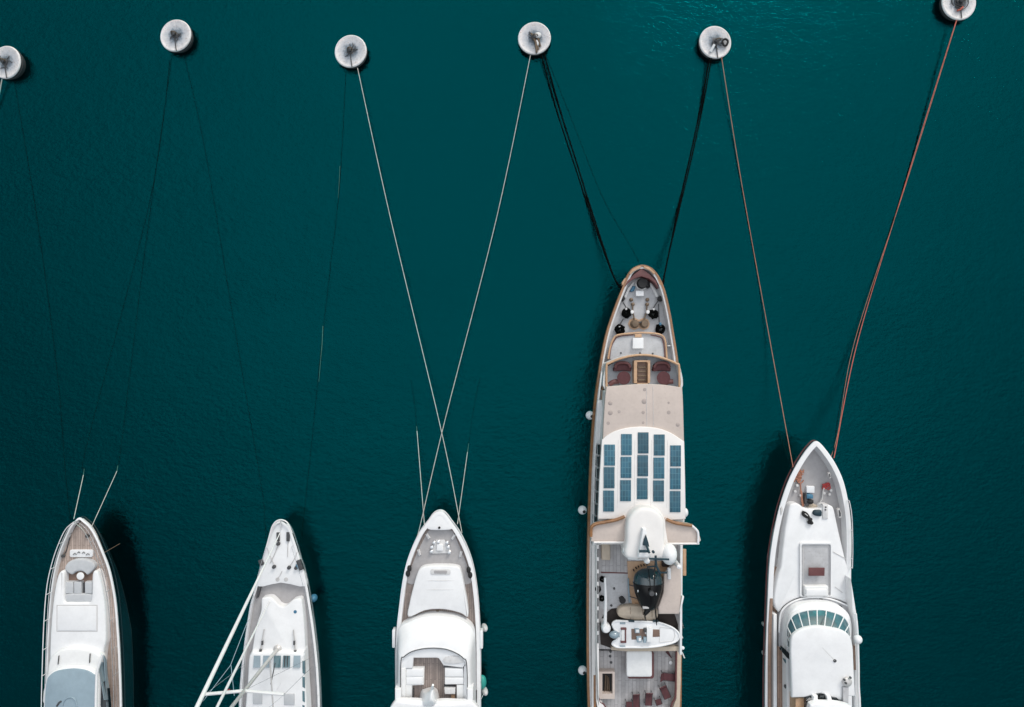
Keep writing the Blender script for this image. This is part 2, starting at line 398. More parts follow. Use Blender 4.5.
def outline(st, tip, ybot=None):
    """closed pixel outline: tip, right side down, stern, left side up"""
    right = [(xr, y) for y, xl, xr in st]; left = [(xl, y) for y, xl, xr in st][::-1]
    return sm(left + [tip] + right, 5, False)
def hull(par, st, tip, zs, zd, hm, rimw, rim_m, deck_m, rise=.3, fb=.42, rake=2.0, Lb=12.0, rub=None, rimlabel=None, fmid=.93, side_mid=.5):
    P = outline(st, tip)
    ytip, yend = tip[1], st[-1][0]
    def zz(y): return zs + rise * max(0, 1 - (y - ytip) / 110.0) ** 2
    top = [W(x, y, zz(y)) for x, y in P]
    flat = [Vector((v.x, v.y)) for v in top]
    if area(flat) < 0: top.reverse(); flat.reverse()
    yt = max(v.y for v in top)
    cxm = sum(v.x for v in top) / len(top)
    # centre line as straight line between bow and stern centre
    sl = [v for v in top if abs(v.y - min(t.y for t in top)) < 1e-3]
    bow = max(top, key=lambda v: v.y); stern = sum(sl, Vector()) / len(sl)
    def cx(y): t = (bow.y - y) / (bow.y - stern.y); return bow.x + (stern.x - bow.x) * t
    def level(k, z):       # k 0 sheer, 1 waterline, >1 below
        out = []
        for v in top:
            t = min(1, (yt - v.y) / Lb); f = 1 - (1 - (fb + (fmid - fb) * t ** .7)) * k
            zt = v.z if z is None else z
            out.append((cx(v.y) + (v.x - cx(v.y)) * f, v.y - rake * (1 - t) ** 1.5 * k, zt))
        return out
    rg = [level(0, None), level(.28, zs * .72), level(.6, zs * .45), level(.88, zs * .18), level(1.0, .06)]
    b = MB(); b.rings(rg, False, False); b.mi = 1
    b.rings([rg[-1], level(1.25, -.9)], False, True)
    bo = b.build('hull', [hm, 'antifoul'], par, 60)
    def keep(Q):
        out = []
        for v, p in zip(flat, Q):
            a = v.x - cx(v.y); b_ = p.x - cx(p.y)
            out.append(Vector((cx(p.y), p.y)) if a * b_ < 0 else p)
        return out
    inner = keep(offs(flat, rimw)); inner2 = keep(offs(flat, rimw + .05))
    rb = MB(); n = len(top)
    out_lo = [(v.x, v.y, v.z - .12) for v in [Vector(t) for t in top]]
    o2 = offs(flat, -.035)
    rb.rings([[(p.x, p.y, t.z - .10) for p, t in zip(o2, top)], [(p.x, p.y, t.z + .03) for p, t in zip(o2, top)],
              [(p.x, p.y, t.z + .06) for p, t in zip(offs(flat, .03), top)],
              [(p.x, p.y, t.z + .06) for p, t in zip(inner, top)], [(p.x, p.y, zd - .05) for p in inner2]], False, False)
    rb.build('bulwark', rim_m, par, label=rimlabel)
    MB().rings([[(p.x, p.y, zd) for p in keep(offs(flat, rimw + .02))]], False, True).build('deck', deck_m, par)
    if rub:
        MB().loop([(p.x, p.y, t.z - .55) for p, t in zip(offs(flat, -.02), top)], .07).build('rub_rail', rub, par)
    return top
def railing(par, pts, zd, h, step=2.2, r=.028, name='guard_rail', m='metal', mid=True):
    b = MB(); P = [W(x, y, zd) for x, y in pts]
    top = [p + Vector((0, 0, h)) for p in P]
    b.tube(top, r, 6)
    if mid: b.tube([p + Vector((0, 0, h * .52)) for p in P], r * .55, 5)
    acc = 0; last = P[0]
    b.tube([P[0], top[0]], r * .8, 6)
    for p, q in zip(P[1:], top[1:]):
        acc += (p - last).length; last = p
        if acc >= step: b.tube([p, q], r * .8, 6); acc = 0
    b.tube([P[-1], top[-1]], r * .8, 6)
    return b.build(name, m, par)
def cleat(par, px, py, z, ang=90, m='metal', s=1.0):
    c = W(px, py, z); d = Vector((math.cos(R(ang)), math.sin(R(ang)), 0))
    b = MB(); b.tube([c - d * .28 * s + Vector((0, 0, .14)), c + d * .28 * s + Vector((0, 0, .14))], .045 * s, 6)
    for k in (-1, 1): b.tube([c + d * .1 * k * s, c + d * .1 * k * s + Vector((0, 0, .14))], .04 * s, 6)
    return b.build('cleat', m, par)
def coil_mesh(c, r, turns, rr, jit=.1, h=.25):
    path = []; n = int(turns * 14)
    for k in range(n):
        a = 2 * math.pi * k / 14; q = r * (1 - .35 * ((k / n * 3) % 1)) * (1 + random.uniform(-jit, jit))
        path.append(Vector(c) + Vector((q * math.cos(a), q * math.sin(a), rr + h * k / n)))
    return path
def rope_path(a, b, sag, n=40):
    out = []
    for k in range(n + 1):
        t = k / n; p = Vector(a).lerp(Vector(b), t); p.z -= 4 * sag * t * (1 - t); out.append(p)
    return out
CLO, CHI, SUNE, EXPO = 2.2, 11.2, 1.2, 0.42
# ================================================================ setting
def sheet(name, z, size, m):
    b = MB(); b.rings([[(-size, -size, z), (size, -size, z), (size, size, z), (-size, size, z)]], False, True)
    o = b.build(name, m); return struct(o)
sheet('harbour_water', 0, 900, 'water')
sheet('seabed', -7, 900, 'depths')

# ================================================================ yacht with dark hull (far left)
c1 = crop(20, 500, 6.736); c2 = crop(20, 602, 6.736)
y1 = thing('motor_yacht', 'dark hulled motor yacht with pale teak side decks and blue grey roof', 'yacht', (-37, -35, 0), 'yachts moored in a row')
st1 = [(521, 75.5, 84), (527, 70.5, 90.5), (537, 65.5, 96.5), (552, 59.5, 103), (568, 55, 109), (585, 52, 113), (604, 49.8, 116), (632, 48, 118.3), (662, 46.8, 120), (707, 45.8, 121.3), (760, 46, 121), (815, 49, 118)]
hull(y1, st1, (79.4, 518), 2.7, 2.45, 'navy', .13, 'white', 'teak1', rise=.35, rub='navy', fb=.4)
railing(y1, sm([(80, 519.5), (73, 525.5), (68, 534), (62, 549), (58, 562), (54, 580), (51.5, 604), (50, 632), (49, 662), (48, 707), (48, 780)], 4, False), 2.75, .95, r=.04, m='paintmetal')
railing(y1, sm([(80, 520), (88, 526), (94.5, 536), (101, 551), (107, 567), (111, 584), (114.2, 604), (116.5, 632), (118.3, 662), (119.5, 707), (119.5, 780)], 4, False), 2.75, .95)
cab = sm([(61.5, 571), (64, 575), (64, 600), (70, 602.5), (84, 602.5), (91, 600), (92, 575), (96, 571), (99.5, 577), (103, 594), (105, 610), (105.5, 640), (103, 655), (100, 707), (100, 790), (50, 790), (49, 707), (49.5, 650), (51, 620), (54, 592), (57.5, 576)], 4)
slab('coachroof', y1, 'white', cab, 3.25, 2.4, r=.18)
slab('sunken_well', y1, 'brown', [(62.5, 573), (93.5, 573), (93, 603), (63, 603)], 2.53, 2.4, r=.01)
slab('foredeck_hatch', y1, 'white', rrect(69.5, 549.8, 92.5, 557.3, 1.8), 2.62, 2.4, r=.05)
for x0, x1, yy in ((73, 76.5, 554.6), (77.5, 80, 553), (82, 85, 553.4), (86, 89.5, 555)):
    MB().tube([W(x0, yy, 2.68), W((x0 + x1) / 2, yy - 1.4, 2.72), W(x1, yy, 2.68)], .035, 6).build('anchor_fitting', 'darkgrey', y1)
fan = sm(c1(300, 462, 318, 425, 352, 405, 395, 397, 445, 402, 485, 418, 503, 448, 480, 482, 452, 505, 432, 488, 405, 480, 372, 486, 350, 503, 325, 492), 3)
slab('curved_sofa', y1, 'cushion', fan, 2.95, 2.4, r=.12, crown=.03)
t = slab('bow_table', y1, 'white', circ(80.1, 576.2, 3.7), 3.1, 3.02, r=.03)
MB().tube([W(80.1, 576.2, 2.5), W(80.1, 576.2, 3.02)], .07).build('table_leg', 'metal', t)
for a in (295, 363, 425):
    q = c1(a + 2, 552, a + (62 if a != 425 else 60), 552, a + (62 if a != 425 else 60), 632, a + 2, 632)
    if a == 363: q = c1(362, 552, 412, 552, 412, 632, 362, 632)
    if a == 425: q = c1(436, 552, 484, 552, 484, 632, 436, 632)
    slab('seat_cushion', y1, 'cushion', q, 2.98, 2.4, r=.07)
slab('sun_pad', y1, 'cushion', sm(c1(297, 638, 484, 638, 482, 682, 440, 694, 340, 694, 299, 682), 3), 3.05, 2.4, r=.08)
slab('dark_gap', y1, 'darkgrey', c1(414, 560, 434, 560, 434, 630, 414, 630), 2.75, 2.4, r=.01)
# hatch lines on the coachroof
MB().prism(c2(254, 28, 514, 28, 514, 192, 254, 192), 3.30, 3.2, r=.03).build('roof_hatch', 'white', y1)
MB().ring(c2(246, 20, 522, 20, 522, 200, 246, 200), c2(251, 25, 517, 25, 517, 195, 251, 195), 3.262, 3.2, zi=3.2).build('hatch_gasket', 'alloy', y1)
# raised pad, windscreen, roof
hump = sm(c2(198, 385, 240, 340, 300, 315, 370, 308, 435, 315, 500, 335, 548, 372, 545, 440, 535, 720, 170, 720, 180, 480), 4)
slab('windscreen_base', y1, 'softwhite', hump, 3.75, 3.1, r=.25, crown=.1)
for q in ((262, 362, 256, 420), (472, 348, 468, 410)):
    a = c2(*q); MB().tube([W(*a[0], 3.86), W(*a[1], 3.90)], .05, 6).build('pad_seam', 'darkgrey', y1)
roof = sm(c2(178, 540, 195, 500, 235, 470, 300, 455, 370, 450, 440, 460, 490, 485, 510, 520, 508, 700, 500, 1150, 160, 1150, 165, 700), 4)
roof2 = sm(c2(168, 545, 185, 497, 228, 463, 298, 446, 370, 441, 445, 450, 500, 475, 530, 500, 530, 700, 522, 1170, 146, 1170, 155, 700), 4)
slab('roof_frame', y1, 'white', roof2, 4.3, 3.3, r=.18)
slab('roof', y1, 'bluegrey', roof, 4.38, 3.9, r=.05, crown=.22)
MB().tube([W(*p, 4.62) for p in sm(c2(285, 705, 300, 660, 340, 640, 372, 660, 385, 705), 3, False)], .07, 6).build('roof_moulding', 'bluegrey', y1)
MB().tube([W(*p, 4.58) for p in sm(c2(248, 702, 262, 680, 280, 668), 3, False)], .09, 6).build('roof_slot', 'darkgrey', y1)
MB().tube([W(*p, 4.42) for p in sm(c2(556, 350, 540, 400, 520, 470, 515, 560, 512, 720, 512, 1150), 4, False)], .13, 8).build('roof_rail', 'white', y1)
MB().plate([W(104.5, 655, 3.0), W(111, 700, 3.0), W(104, 700, 4.2), W(99, 668, 4.2)], .02).build('side_window', 'paleglass', y1)
MB().plate([W(106.5, 660, 2.95), W(112.2, 760, 2.95), W(109.6, 760, 3.6), W(103.8, 655, 3.6)], .025).build('side_moulding', 'bluegrey', y1)
MB().plate([W(99.2, 684, 4.0), W(105.2, 681, 3.75), W(107.6, 730, 3.75), W(100, 730, 4.0)], .05).build('side_window', 'darkglass', y1)
MB().plate([W(107.7, 688, 3.5), W(109.4, 688, 3.3), W(113, 730, 3.3), W(111, 730, 3.5)], .05).build('side_window', 'darkglass', y1)
for yy in (640, 682):
    p = W(119.5, yy, 1.9)
    MB().box((p.x + .02, p.y, 1.7), .12, 1.5, .4).build('porthole', 'darkglass', y1)
cleat(y1, 71.5, 534, 2.45, 70); cleat(y1, 87.5, 535.5, 2.45, 110)
MB().tube([W(70.5, 535, 2.55), W(66.5, 550, 2.52), W(64.3, 555, 2.5)], .05, 6).build('anchor_chain', 'darkgrey', y1)
for x, y in ((64.3, 555.5), (88.2, 535.6), (70.8, 532.7)):
    MB().lathe(W(x, y, 2.45), [(.14, 0), (.16, .1), (.1, .16), (.14, .28), (0, .3)], 12).build('bollard', 'darkgrey', y1)
MB().tube([W(104.5, 552.5, 2.9), W(120, 543.5, 2.6)], .035, 6, r1=.02).build('boom_pole', 'bronze', y1)

# ================================================================ sailing yacht
d8 = crop(240, 510, 7.856); d3 = crop(180, 590, 6.04)
y2 = thing('sailing_yacht', 'white sailing yacht with grey side decks and tall leaning mast', 'sailing yacht', (-22, -35, 0), 'yachts moored in a row')
st2 = [(524, 275, 285), (530, 271.5, 290), (545, 267, 295.5), (561, 262.6, 300), (568, 260.8, 302.6), (587, 255.8, 307), (604, 250.8, 309.8), (625, 247.2, 313), (650, 243.8, 316), (673, 241.6, 318), (707, 239.6, 319.6), (760, 240, 320), (810, 246, 315)]
hull(y2, st2, (280, 521.5), 2.5, 2.2, 'hullwhite', .16, 'white', 'grey', rise=.2, fb=.35, rub='metal', fmid=.84)
slab('bowsprit_deck', y2, 'white', sm([(274.5, 526), (280.5, 524.3), (286.5, 526), (290.5, 534), (294.5, 547), (299.5, 561), (301, 568), (306, 586.5), (281, 582.8), (257.5, 586.5), (262, 568), (263, 561), (267.5, 547), (271, 535)], 3), 2.62, 2.1, r=.04)
MB().tube([W(*p, 3.1) for p in sm([(266.5, 547), (270.5, 532), (272.5, 526), (276, 521.5), (281, 519.8), (286, 521.5), (289, 525.5), (292, 533)], 4, False)], .07, 8).build('pulpit_rail', 'paintmetal', y2)
MB().tube([W(280.7, 520, 3.0), W(280.7, 530, 2.7)], .06, 6).build('bow_roller', 'paintmetal', y2)
railing(y2, sm([(268, 545), (264.6, 557), (261, 570), (257, 587), (252.5, 604), (249, 625), (245.6, 650), (243.2, 673), (241.2, 707), (241.5, 790)], 4, False), 2.5, .6, r=.02)
railing(y2, sm([(293.5, 545), (298, 560), (302, 573), (306, 588), (309, 604), (312, 625), (315, 650), (317, 673), (318.5, 707), (319, 790)], 4, False), 2.5, .6, r=.02)
for x0, y0, x1, yb in ((297, 182, 303, 240), (378, 182, 378, 238)):
    a, b_ = d8(x0, y0, x1, yb); MB().box((W(*a, 2.7) + W(*b_, 2.7)) / 2, .28, .85, .22).build('anchor_windlass', 'darkgrey', y2)
for k in d8(305, 262, 272, 442, 390, 448, 445, 450):
    MB().lathe(W(*k, 2.6), [(.16, 0), (.18, .12), (.11, .18), (.16, .32), (0, .34)], 12).build('bollard', 'darkgrey', y2)
for px in ((261.3, 562.5), (299.3, 562.8), (300.7, 567)):
    MB().box(W(*px, 2.72), .42, .55, .3, 20, .08).build('fairlead', 'darkgrey', y2)
MB().box(W(297.5, 566.5, 2.75), .3, .4, .2).build('fairlead_block', 'blue', y2)
for q in ((305, 262, 270, 350, 235, 420), (215, 300, 235, 360, 272, 438), (378, 240, 375, 300, 374, 370), (448, 330, 430, 380, 392, 440), (330, 480, 310, 520, 290, 545)):
    MB().tube([W(*p, 2.68) for p in sm(d8(*q), 4, False)], .035, 5).build('deck_rope', 'alloy', y2)
for k in d8(362, 545, 296, 545): MB().lathe(W(*k, 2.6), [(.2, 0), (.2, .05), (0, .06)], 14).build('deck_vent', 'alloy', y2)
MB().prism(d8(147, 600, 163, 602, 140, 690, 125, 700), 2.6, 2.1, r=.03).build('toe_rail_gap', 'darkgrey', y2)
house = sm(d3(492, 60, 505, 48, 545, 45, 575, 68, 600, 95, 630, 101, 655, 85, 685, 60, 725, 55, 738, 90, 748, 200, 755, 330, 757, 520, 757, 1250, 395, 1250, 403, 640, 415, 500, 440, 330, 462, 210, 488, 130), 4)
slab('cabin_trunk', y2, 'white', house, 3.1, 2.1, r=.12)
MB().lathe(W(*d3(697, 130)[0], 3.05), [(.16, 0), (.16, .07), (0, .1)], 14).build('deck_prism', 'blue', y2)
for q in ((508, 236, 497, 300, 487, 368), (684, 240, 690, 300, 696, 375)):
    p = [W(*a, 3.3) for a in d3(*q)]
    MB().tube(p, .055, 6).build('grab_rail', 'alloy', y2)
    MB().box(p[2], .22, .35, .18).build('rail_foot', 'darkgrey', y2)
    MB().box(p[1] + Vector((0, -.3, 0)), .16, .4, .16).build('rail_foot', 'darkgrey', y2)
ph = sm(d3(425, 385, 470, 378, 600, 374, 700, 378, 740, 388, 750, 450, 752, 1200, 398, 1200, 408, 520), 3)
slab('pilothouse', y2, 'white', ph, 3.55, 2.6, r=.2, crown=.1, flare=.15)
for i, (x0, x1) in enumerate(((443, 484), (500, 540), (565, 608), (620, 664), (684, 726))):
    a = d3(x0, 468, x1, 468, x1 + 2, 396, x0 + 4, 396)
    MB().plate([W(*a[0], 3.70), W(*a[1], 3.70), W(*a[2], 3.56), W(*a[3], 3.56)], .05).build('windscreen_pane', 'glass' if i in (2, 3) else 'paleglass', y2)
for x in (632, 648): MB().box(W(*d3(x, 432)[0], 3.72), .09, 1.1, .05).build('window_bar', 'darkgrey', y2)
for y0, y1_ in ((425, 505), (520, 590), (605, 675), (690, 760)):
    a = d3(741, y0, 755, y0 + 4, 757, y1_, 742, y1_ - 8)
    MB().plate([W(*p, 3.45) for p in a], .12).build('side_window', 'glass', y2)
slab('cockpit_pad', y2, 'cushion', d3(440, 620, 495, 620, 495, 690, 440, 690), 3.72, 3.4, r=.05)
slab('cockpit_pad', y2, 'cushion', d3(627, 628, 690, 628, 690, 695, 627, 695), 3.72, 3.4, r=.05)
MB().tube([W(*d3(495, 626)[0], 3.74), W(*d3(625, 626)[0], 3.74)], .03).build('hatch_rail', 'alloy', y2)
# rig: vertical mast, spreader, furled forestays
mb = W(277.7, 648.8, 3.1); bx, by = mb.x, mb.y
mast = MB().tube([(bx, by, 2.6), (bx, by, 27)], .17, 16, r1=.13).build('mast', 'alloy', y2)
MB().lathe((bx, by, 3.1), [(.4, 0), (.4, .12), (.22, .3), (0, .31)], 16).build('mast_collar', 'alloy', mast)
for z, w in ((11.3, 3.35), (18.5, 2.4)):
    MB().tube([(bx - w, by - .25, z + .1), (bx, by, z), (bx + w, by - .25, z + .1)], .14, 8).build('spreader', 'paintmetal', mast)
MB().tube([(bx, by - .3, 5.2), (bx + .9, by - 12, 5.5)], .07, 10).build('boom', 'alloy', y2)
MB().tube([W(280, 533, 2.7).lerp(Vector((bx, by + .2, 26.5)), t) for t in (0, .1, .2, .3, .5, 1)], .04, 10, r1=.18).build('furled_forestay', 'softwhite', y2)
MB().tube([W(270.2, 600, 2.9).lerp(Vector((bx, by + .2, 20.0)), t) for t in (0, .1, .2, .3, .5, 1)], .04, 10, r1=.125).build('inner_forestay', 'paintmetal', y2)
for sgn, z1 in ((-1, 11.7), (1, 11.7)):
    e = Vector((bx + sgn * 3.3, by - .25, z1)); ch = W(244.5 if sgn < 0 else 315, 664, 2.4)
    MB().tube([ch, e, Vector((bx, by, 26))], .016, 5).build('shroud', 'metal', y2)
    MB().tube([ch + Vector((0, .8, 0)), Vector((bx, by, 11.2))], .014, 5).build('shroud', 'metal', y2)
a = W(*d3(405, 205)[0], 5.5)
MB().tube([W(*d3(408, 190)[0], 5.0), W(*d3(305, 455)[0], 8.0)], .03, 5).build('running_rope', 'bluegrey', y2)
MB().tube([W(*d3(305, 455)[0], 8.0), W(*d3(140, 670)[0], 11.0)], .03, 5).build('running_rope', 'bluegrey', y2)
MB().tube([W(*d3(308, 455)[0], 8.0), W(*d3(328, 640)[0], 9.0)], .03, 5).build('running_rope', 'bluegrey', y2)
MB().tube([W(*d3(575, 440)[0], 4.3), W(*d3(548, 570)[0], 4.8)], .05, 6).build('gas_strut', 'darkgrey', y2)
p0, p1 = d3(255, 632, 303, 598)
MB().plate([W(*p0, 9), W(*d3(290, 612)[0], 9), W(*p1, 9), W(*d3(275, 606)[0], 9.2)], .02).build('pennant', 'red', y2)
# fenders on the right side
o = MB().ell(W(313.6, 598, 1.2), .38, .38, .5).build('ball_fender', 'blue'); tag(o, 'blue ball fender beside the right side of the sailing yacht', 'fender')

# ================================================================ white flybridge yacht (third)
e1 = crop(370, 500, 6.736); e2 = crop(370, 602, 6.736); e4 = crop(390, 640, 10.24)
y3 = thing('motor_yacht', 'white motor yacht with open flybridge cockpit and grey brown teak floor', 'yacht', (-7.3, -35, 0), 'yachts moored in a row')
st3 = [(512.8, 435.6, 443.6), (516, 432, 446.8), (521.5, 428.2, 450.8), (532, 420.2, 458.4), (547.5, 412.6, 466.2), (564, 406.6, 472), (583, 402.6, 475.6), (604, 399.8, 477.9), (629, 397, 479.4), (654, 396, 480), (707, 395.6, 480), (760, 396, 480), (820, 399, 477)]
hull(y3, st3, (440, 511.6), 3.0, 2.7, 'hullwhite', .33, 'white', 'teak3', rise=.15, fb=.33, rub='hullwhite', fmid=.9)
slab('bow_platform', y3, 'white', sm([(438, 512), (442, 512), (448, 519), (452, 526), (450, 529.8), (430, 529.8), (427.5, 526), (432, 519)], 3), 3.18, 2.6, r=.05)
slab('foredeck', y3, 'grey', sm([(430, 530), (450, 530), (455, 536), (463, 555), (470.5, 575), (471, 583), (461, 583), (457, 567), (426, 566.5), (417, 583), (407.5, 583), (409, 574), (416, 555), (425, 537)], 2), 2.76, 2.5, r=.01)
slab('windlass_base', y3, 'offwhite', e1(445, 270, 500, 268, 530, 320, 548, 352, 520, 360, 425, 362, 400, 352, 425, 310), 2.86, 2.6, r=.03)
slab('windlass_cover', y3, 'white', rrect(436.5, 544.2, 443, 551, 1), 3.05, 2.6, r=.06)
for x, y in e1(418, 315, 433, 285, 520, 285, 528, 315, 415, 345, 535, 350, 462, 280):
    MB().lathe(W(x, y, 2.84), [(.15, 0), (.16, .12), (.09, .18), (.15, .26), (0, .28)], 12).build('windlass_drum', 'metal', y3)
for x, y, a in ((*e1(390, 245)[0], 60), (*e1(562, 250)[0], 120), (*e1(330, 355)[0], 75), (*e1(610, 365)[0], 105)):
    slab('deck_locker', y3, 'offwhite', rotrect(x, y, 5.5, 2.6, a), 2.92, 2.6, r=.04)
    cleat(y3, x, y, 2.92, -a + 0)
for x, y in e1(265, 460, 255, 495, 665, 470, 675, 505):
    MB().ell(W(x, y, 3.05), .22, .34, .2).build('fender_socket', 'black', y3)
MB().lathe(W(439.3, 527.6, 3.18), [(.12, 0), (.1, .15), (0, .16)], 10).build('bow_light', 'black', y3)
tr = sm([(417, 574), (420.5, 568.5), (427, 566.3), (440, 565.6), (456, 566.5), (461, 571), (464.5, 588), (467.3, 604), (468, 617), (461, 613.6), (449, 610.3), (437, 609.3), (424, 611), (408.2, 617.2), (409.5, 603), (413, 588)], 4)
slab('coachroof', y3, 'white', tr, 3.5, 2.6, r=.14)
slab('forward_hatch', y3, 'offwhite', rrect(430.5, 569.2, 450.5, 574.8, 1.8), 3.56, 3.2, r=.03)
slab('hatch_pane', y3, 'grey', rrect(434, 570.6, 447, 573.6, 1), 3.585, 3.5, r=.01)
for yy in (581, 590): MB().tube([W(416, yy, 3.44), W(440, yy - .5, 3.56), W(464, yy, 3.44)], .015, 4).build('deck_seam', 'offwhite', y3)
for x, y in ((437.5, 612.6), (415.8, 616.3)): slab('step_plate', y3, 'bronze', rotrect(x, y, 2.6, 4.5, 0), 2.84, 2.6, r=.02)
A3 = sm([(399.3, 629), (405, 624), (414.5, 620), (425, 617), (437, 616.2), (452, 617.8), (462, 621), (469, 625.5), (474, 632.5), (475, 645), (475.5, 700), (475.5, 800), (396.5, 800), (396.5, 700), (397, 645)], 4)
B3 = sm([(400.5, 661), (403, 656.5), (411, 651), (422, 648), (434, 647), (447, 648.5), (458, 653), (464, 657.5), (467.5, 663), (468.5, 700), (468.5, 790), (399.5, 790), (399.5, 700)], 4)
MB().loft(A3, 4.0, B3, 5.3, cap=False).build('flybridge_shell', 'white', y3)
slab('wheelhouse', y3, 'white', A3, 4.02, 2.6, r=.03)
B3i = sm([(402, 661.5), (404.5, 657.5), (412, 652.5), (422, 649.8), (434, 649), (446.5, 650.3), (457, 654.5), (462.5, 659), (465.5, 664), (466.2, 700), (466.2, 788), (401.2, 788), (401.2, 700)], 4)
MB().ring(B3, B3i, 5.36, 5.25, zi=4.4).build('coaming', 'white', y3)
MB().loop([W(*p, 5.38) for p in sm([(401, 661.5), (403.8, 657), (411.5, 651.8), (422, 649), (434, 648.2), (447, 649.6), (457.6, 654), (463.3, 658.5), (466.6, 664), (467.4, 700), (467.4, 788), (400.3, 788), (400.3, 700)], 4)], .045).build('coaming_rail', 'darkgrey', y3)
slab('flybridge_floor', y3, 'teak3', [(402, 651), (466, 651), (466, 787), (402, 787)], 4.45, 4.1, r=.01)
def s3(name, m, q, z, r=.08, crown=0.0): slab(name, y3, m, e4(*q), z, 4.3, r=r, crown=crown)
s3('dashboard', 'white', (130, 190, 200, 130, 320, 100, 440, 92, 560, 102, 680, 140, 760, 190, 770, 250, 745, 285, 548, 262, 500, 190, 480, 183, 240, 183, 230, 290, 120, 290, 118, 230), 5.1, .06)
s3('seat_base', 'softwhite', (118, 292, 350, 290, 345, 462, 225, 468, 222, 610, 118, 610), 4.95)
s3('seat_back', 'softwhite', (118, 292, 160, 292, 160, 610, 118, 610), 5.2)
s3('seat_cushion', 'white', (165, 300, 340, 298, 338, 375, 165, 380), 5.03)
s3('seat_cushion', 'white', (165, 385, 338, 382, 336, 455, 165, 458), 5.03)
s3('helm_seat', 'white', (560, 292, 750, 296, 755, 380, 560, 380), 5.02)
s3('helm_seat', 'white', (560, 386, 755, 386, 755, 455, 560, 458), 5.02)
s3('side_seat', 'softwhite', (682, 460, 775, 460, 775, 620, 682, 620), 4.95)
s3('side_coaming', 'white', (757, 270, 790, 270, 790, 640, 757, 640), 5.15)
slab('windscreen', y3, 'offwhite', sm(e4(565, 175, 735, 170, 745, 235, 560, 240), 2), 5.2, 5.0, r=.04)
s3('console_shade_strip', 'darkgrey', (548, 266, 742, 272, 740, 292, 548, 286), 4.75, .01)  # dark slab drawn as the shade between dashboard and helm seat
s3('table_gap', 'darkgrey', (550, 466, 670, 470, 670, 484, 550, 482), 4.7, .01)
s3('table', 'offwhite', (556, 490, 668, 492, 666, 555, 560, 555), 4.95, .04)
s3('step', 'darkgrey', (228, 500, 243, 500, 243, 606, 228, 606), 4.6, .01)
s3('locker_lid', 'lightwood', (625, 565, 662, 565, 662, 612, 625, 612), 4.6, .01)
# radar arch and covered mast
MB().loft(sm(e4(300, 640, 320, 520, 350, 500, 430, 480, 480, 500, 500, 560, 505, 640, 400, 660), 3), 4.5, sm(e4(385, 640, 395, 560, 410, 520, 428, 495, 445, 500, 450, 560, 455, 640, 420, 650), 3), 6.6, n=60, crown=.3).build('mast_cover', 'white', y3)
MB().tube([W(*e4(432, 500)[0], 6.6), W(*e4(440, 460)[0], 7.2)], .14, 8, r1=.1).build('mast_head', 'white', y3)
arch = sm(e4(40, 640, 150, 622, 320, 628, 420, 650, 520, 628, 700, 634, 860, 650, 870, 820, 40, 820), 3)
slab('radar_arch', y3, 'white', arch, 6.0, 5.4, r=.2, crown=.08)
for x in (50, 790): slab('arch_leg', y3, 'white', e4(x, 500, x + 60, 500, x + 60, 800, x, 800), 5.7, 4.0, r=.1)
MB().tube([W(476.5, 690, 3.4), W(476.5, 707, 3.4), W(476.5, 760, 3.4)], .05).build('side_rail', 'darkgrey', y3)
MB().tube([W(470.0, 691, 5.6), W(470.0, 704, 5.6)], .04).build('side_slot', 'darkgrey', y3)
for x, y in ((393.7, 640), (481.5, 641)): slab('boarding_gate', y3, 'white', rrect(x - 1.6, y - 10, x + 1.4, y + 8, 1), 3.15, 2.4, r=.05)
railing(y3, sm([(396.5, 645), (396.8, 690), (397.5, 780)], 5, False), 3.0, .7)
for k, (x, y, lab) in enumerate(((484.5, 627.5, 'pale sausage fender hanging beside the flybridge yacht windscreen'), (484.8, 691, 'pale sausage fender hanging just behind the turquoise fender'))):
    c = W(x, y, 1.2); mx = Matrix.Rotation(R(12), 3, 'Y')
    b = MB(); b.ell(c, .30, .33, .72, mx); b.tube([c + Vector((-.1, 0, .6)), c + Vector((-.35, 0, 1.9))], .025, 5)
    tag(b.build('sausage_fender', 'offwhite'), lab, 'fender', 'fenders along the yachts')
b = MB(); b.ell(W(482.3, 682, 1.3), .42, .7, .42); b.tube([W(482, 682, 1.6), W(480.6, 682, 3.0)], .025, 5)
tag(b.build('ball_fender', 'turq'), 'turquoise fender squeezed against the side of the flybridge yacht', 'fender')
# ================================================================ big classic yacht
f1 = crop(570, 255, 4.713); f2 = crop(570, 395, 4.713); f3 = crop(565, 500, 6.427); f4 = crop(565, 597, 6.427)
fb_ = crop(600, 260, 7.86); fh = crop(600, 560, 11.378); ft = crop(595, 610, 10.78); fa = crop(590, 650, 10.24); fm = crop(615, 520, 12.8)
y4 = thing('motor_yacht', 'long classic yacht with varnished rails, solar panels and a helicopter on deck', 'yacht', (12, -24, 0), 'yachts moored in a row')
st4 = [(267.5, 636, 648.5), (270.5, 631.5, 653), (278, 627, 658.5), (291, 621.8, 664), (312, 613.8, 669), (333, 607, 672.6), (357, 602, 676.4), (382, 598, 679.2), (403, 595.2, 680.6), (437, 592.4, 682), (480, 590.2, 683), (522, 589, 682), (560, 588.2, 681.3), (609, 587.8, 680.8), (660, 588, 680.4), (707, 589, 680), (770, 592, 678), (815, 600, 670), (830, 612, 658)]
top4 = hull(y4, st4, (642, 265.8), 4.3, 3.5, 'hullwhite', .26, 'offwhite', 'lgrey', rise=.3, fb=.32, rake=2.5, rub='woodrail', fmid=.87)
fl = [Vector((v.x, v.y)) for v in top4]
b = MB()
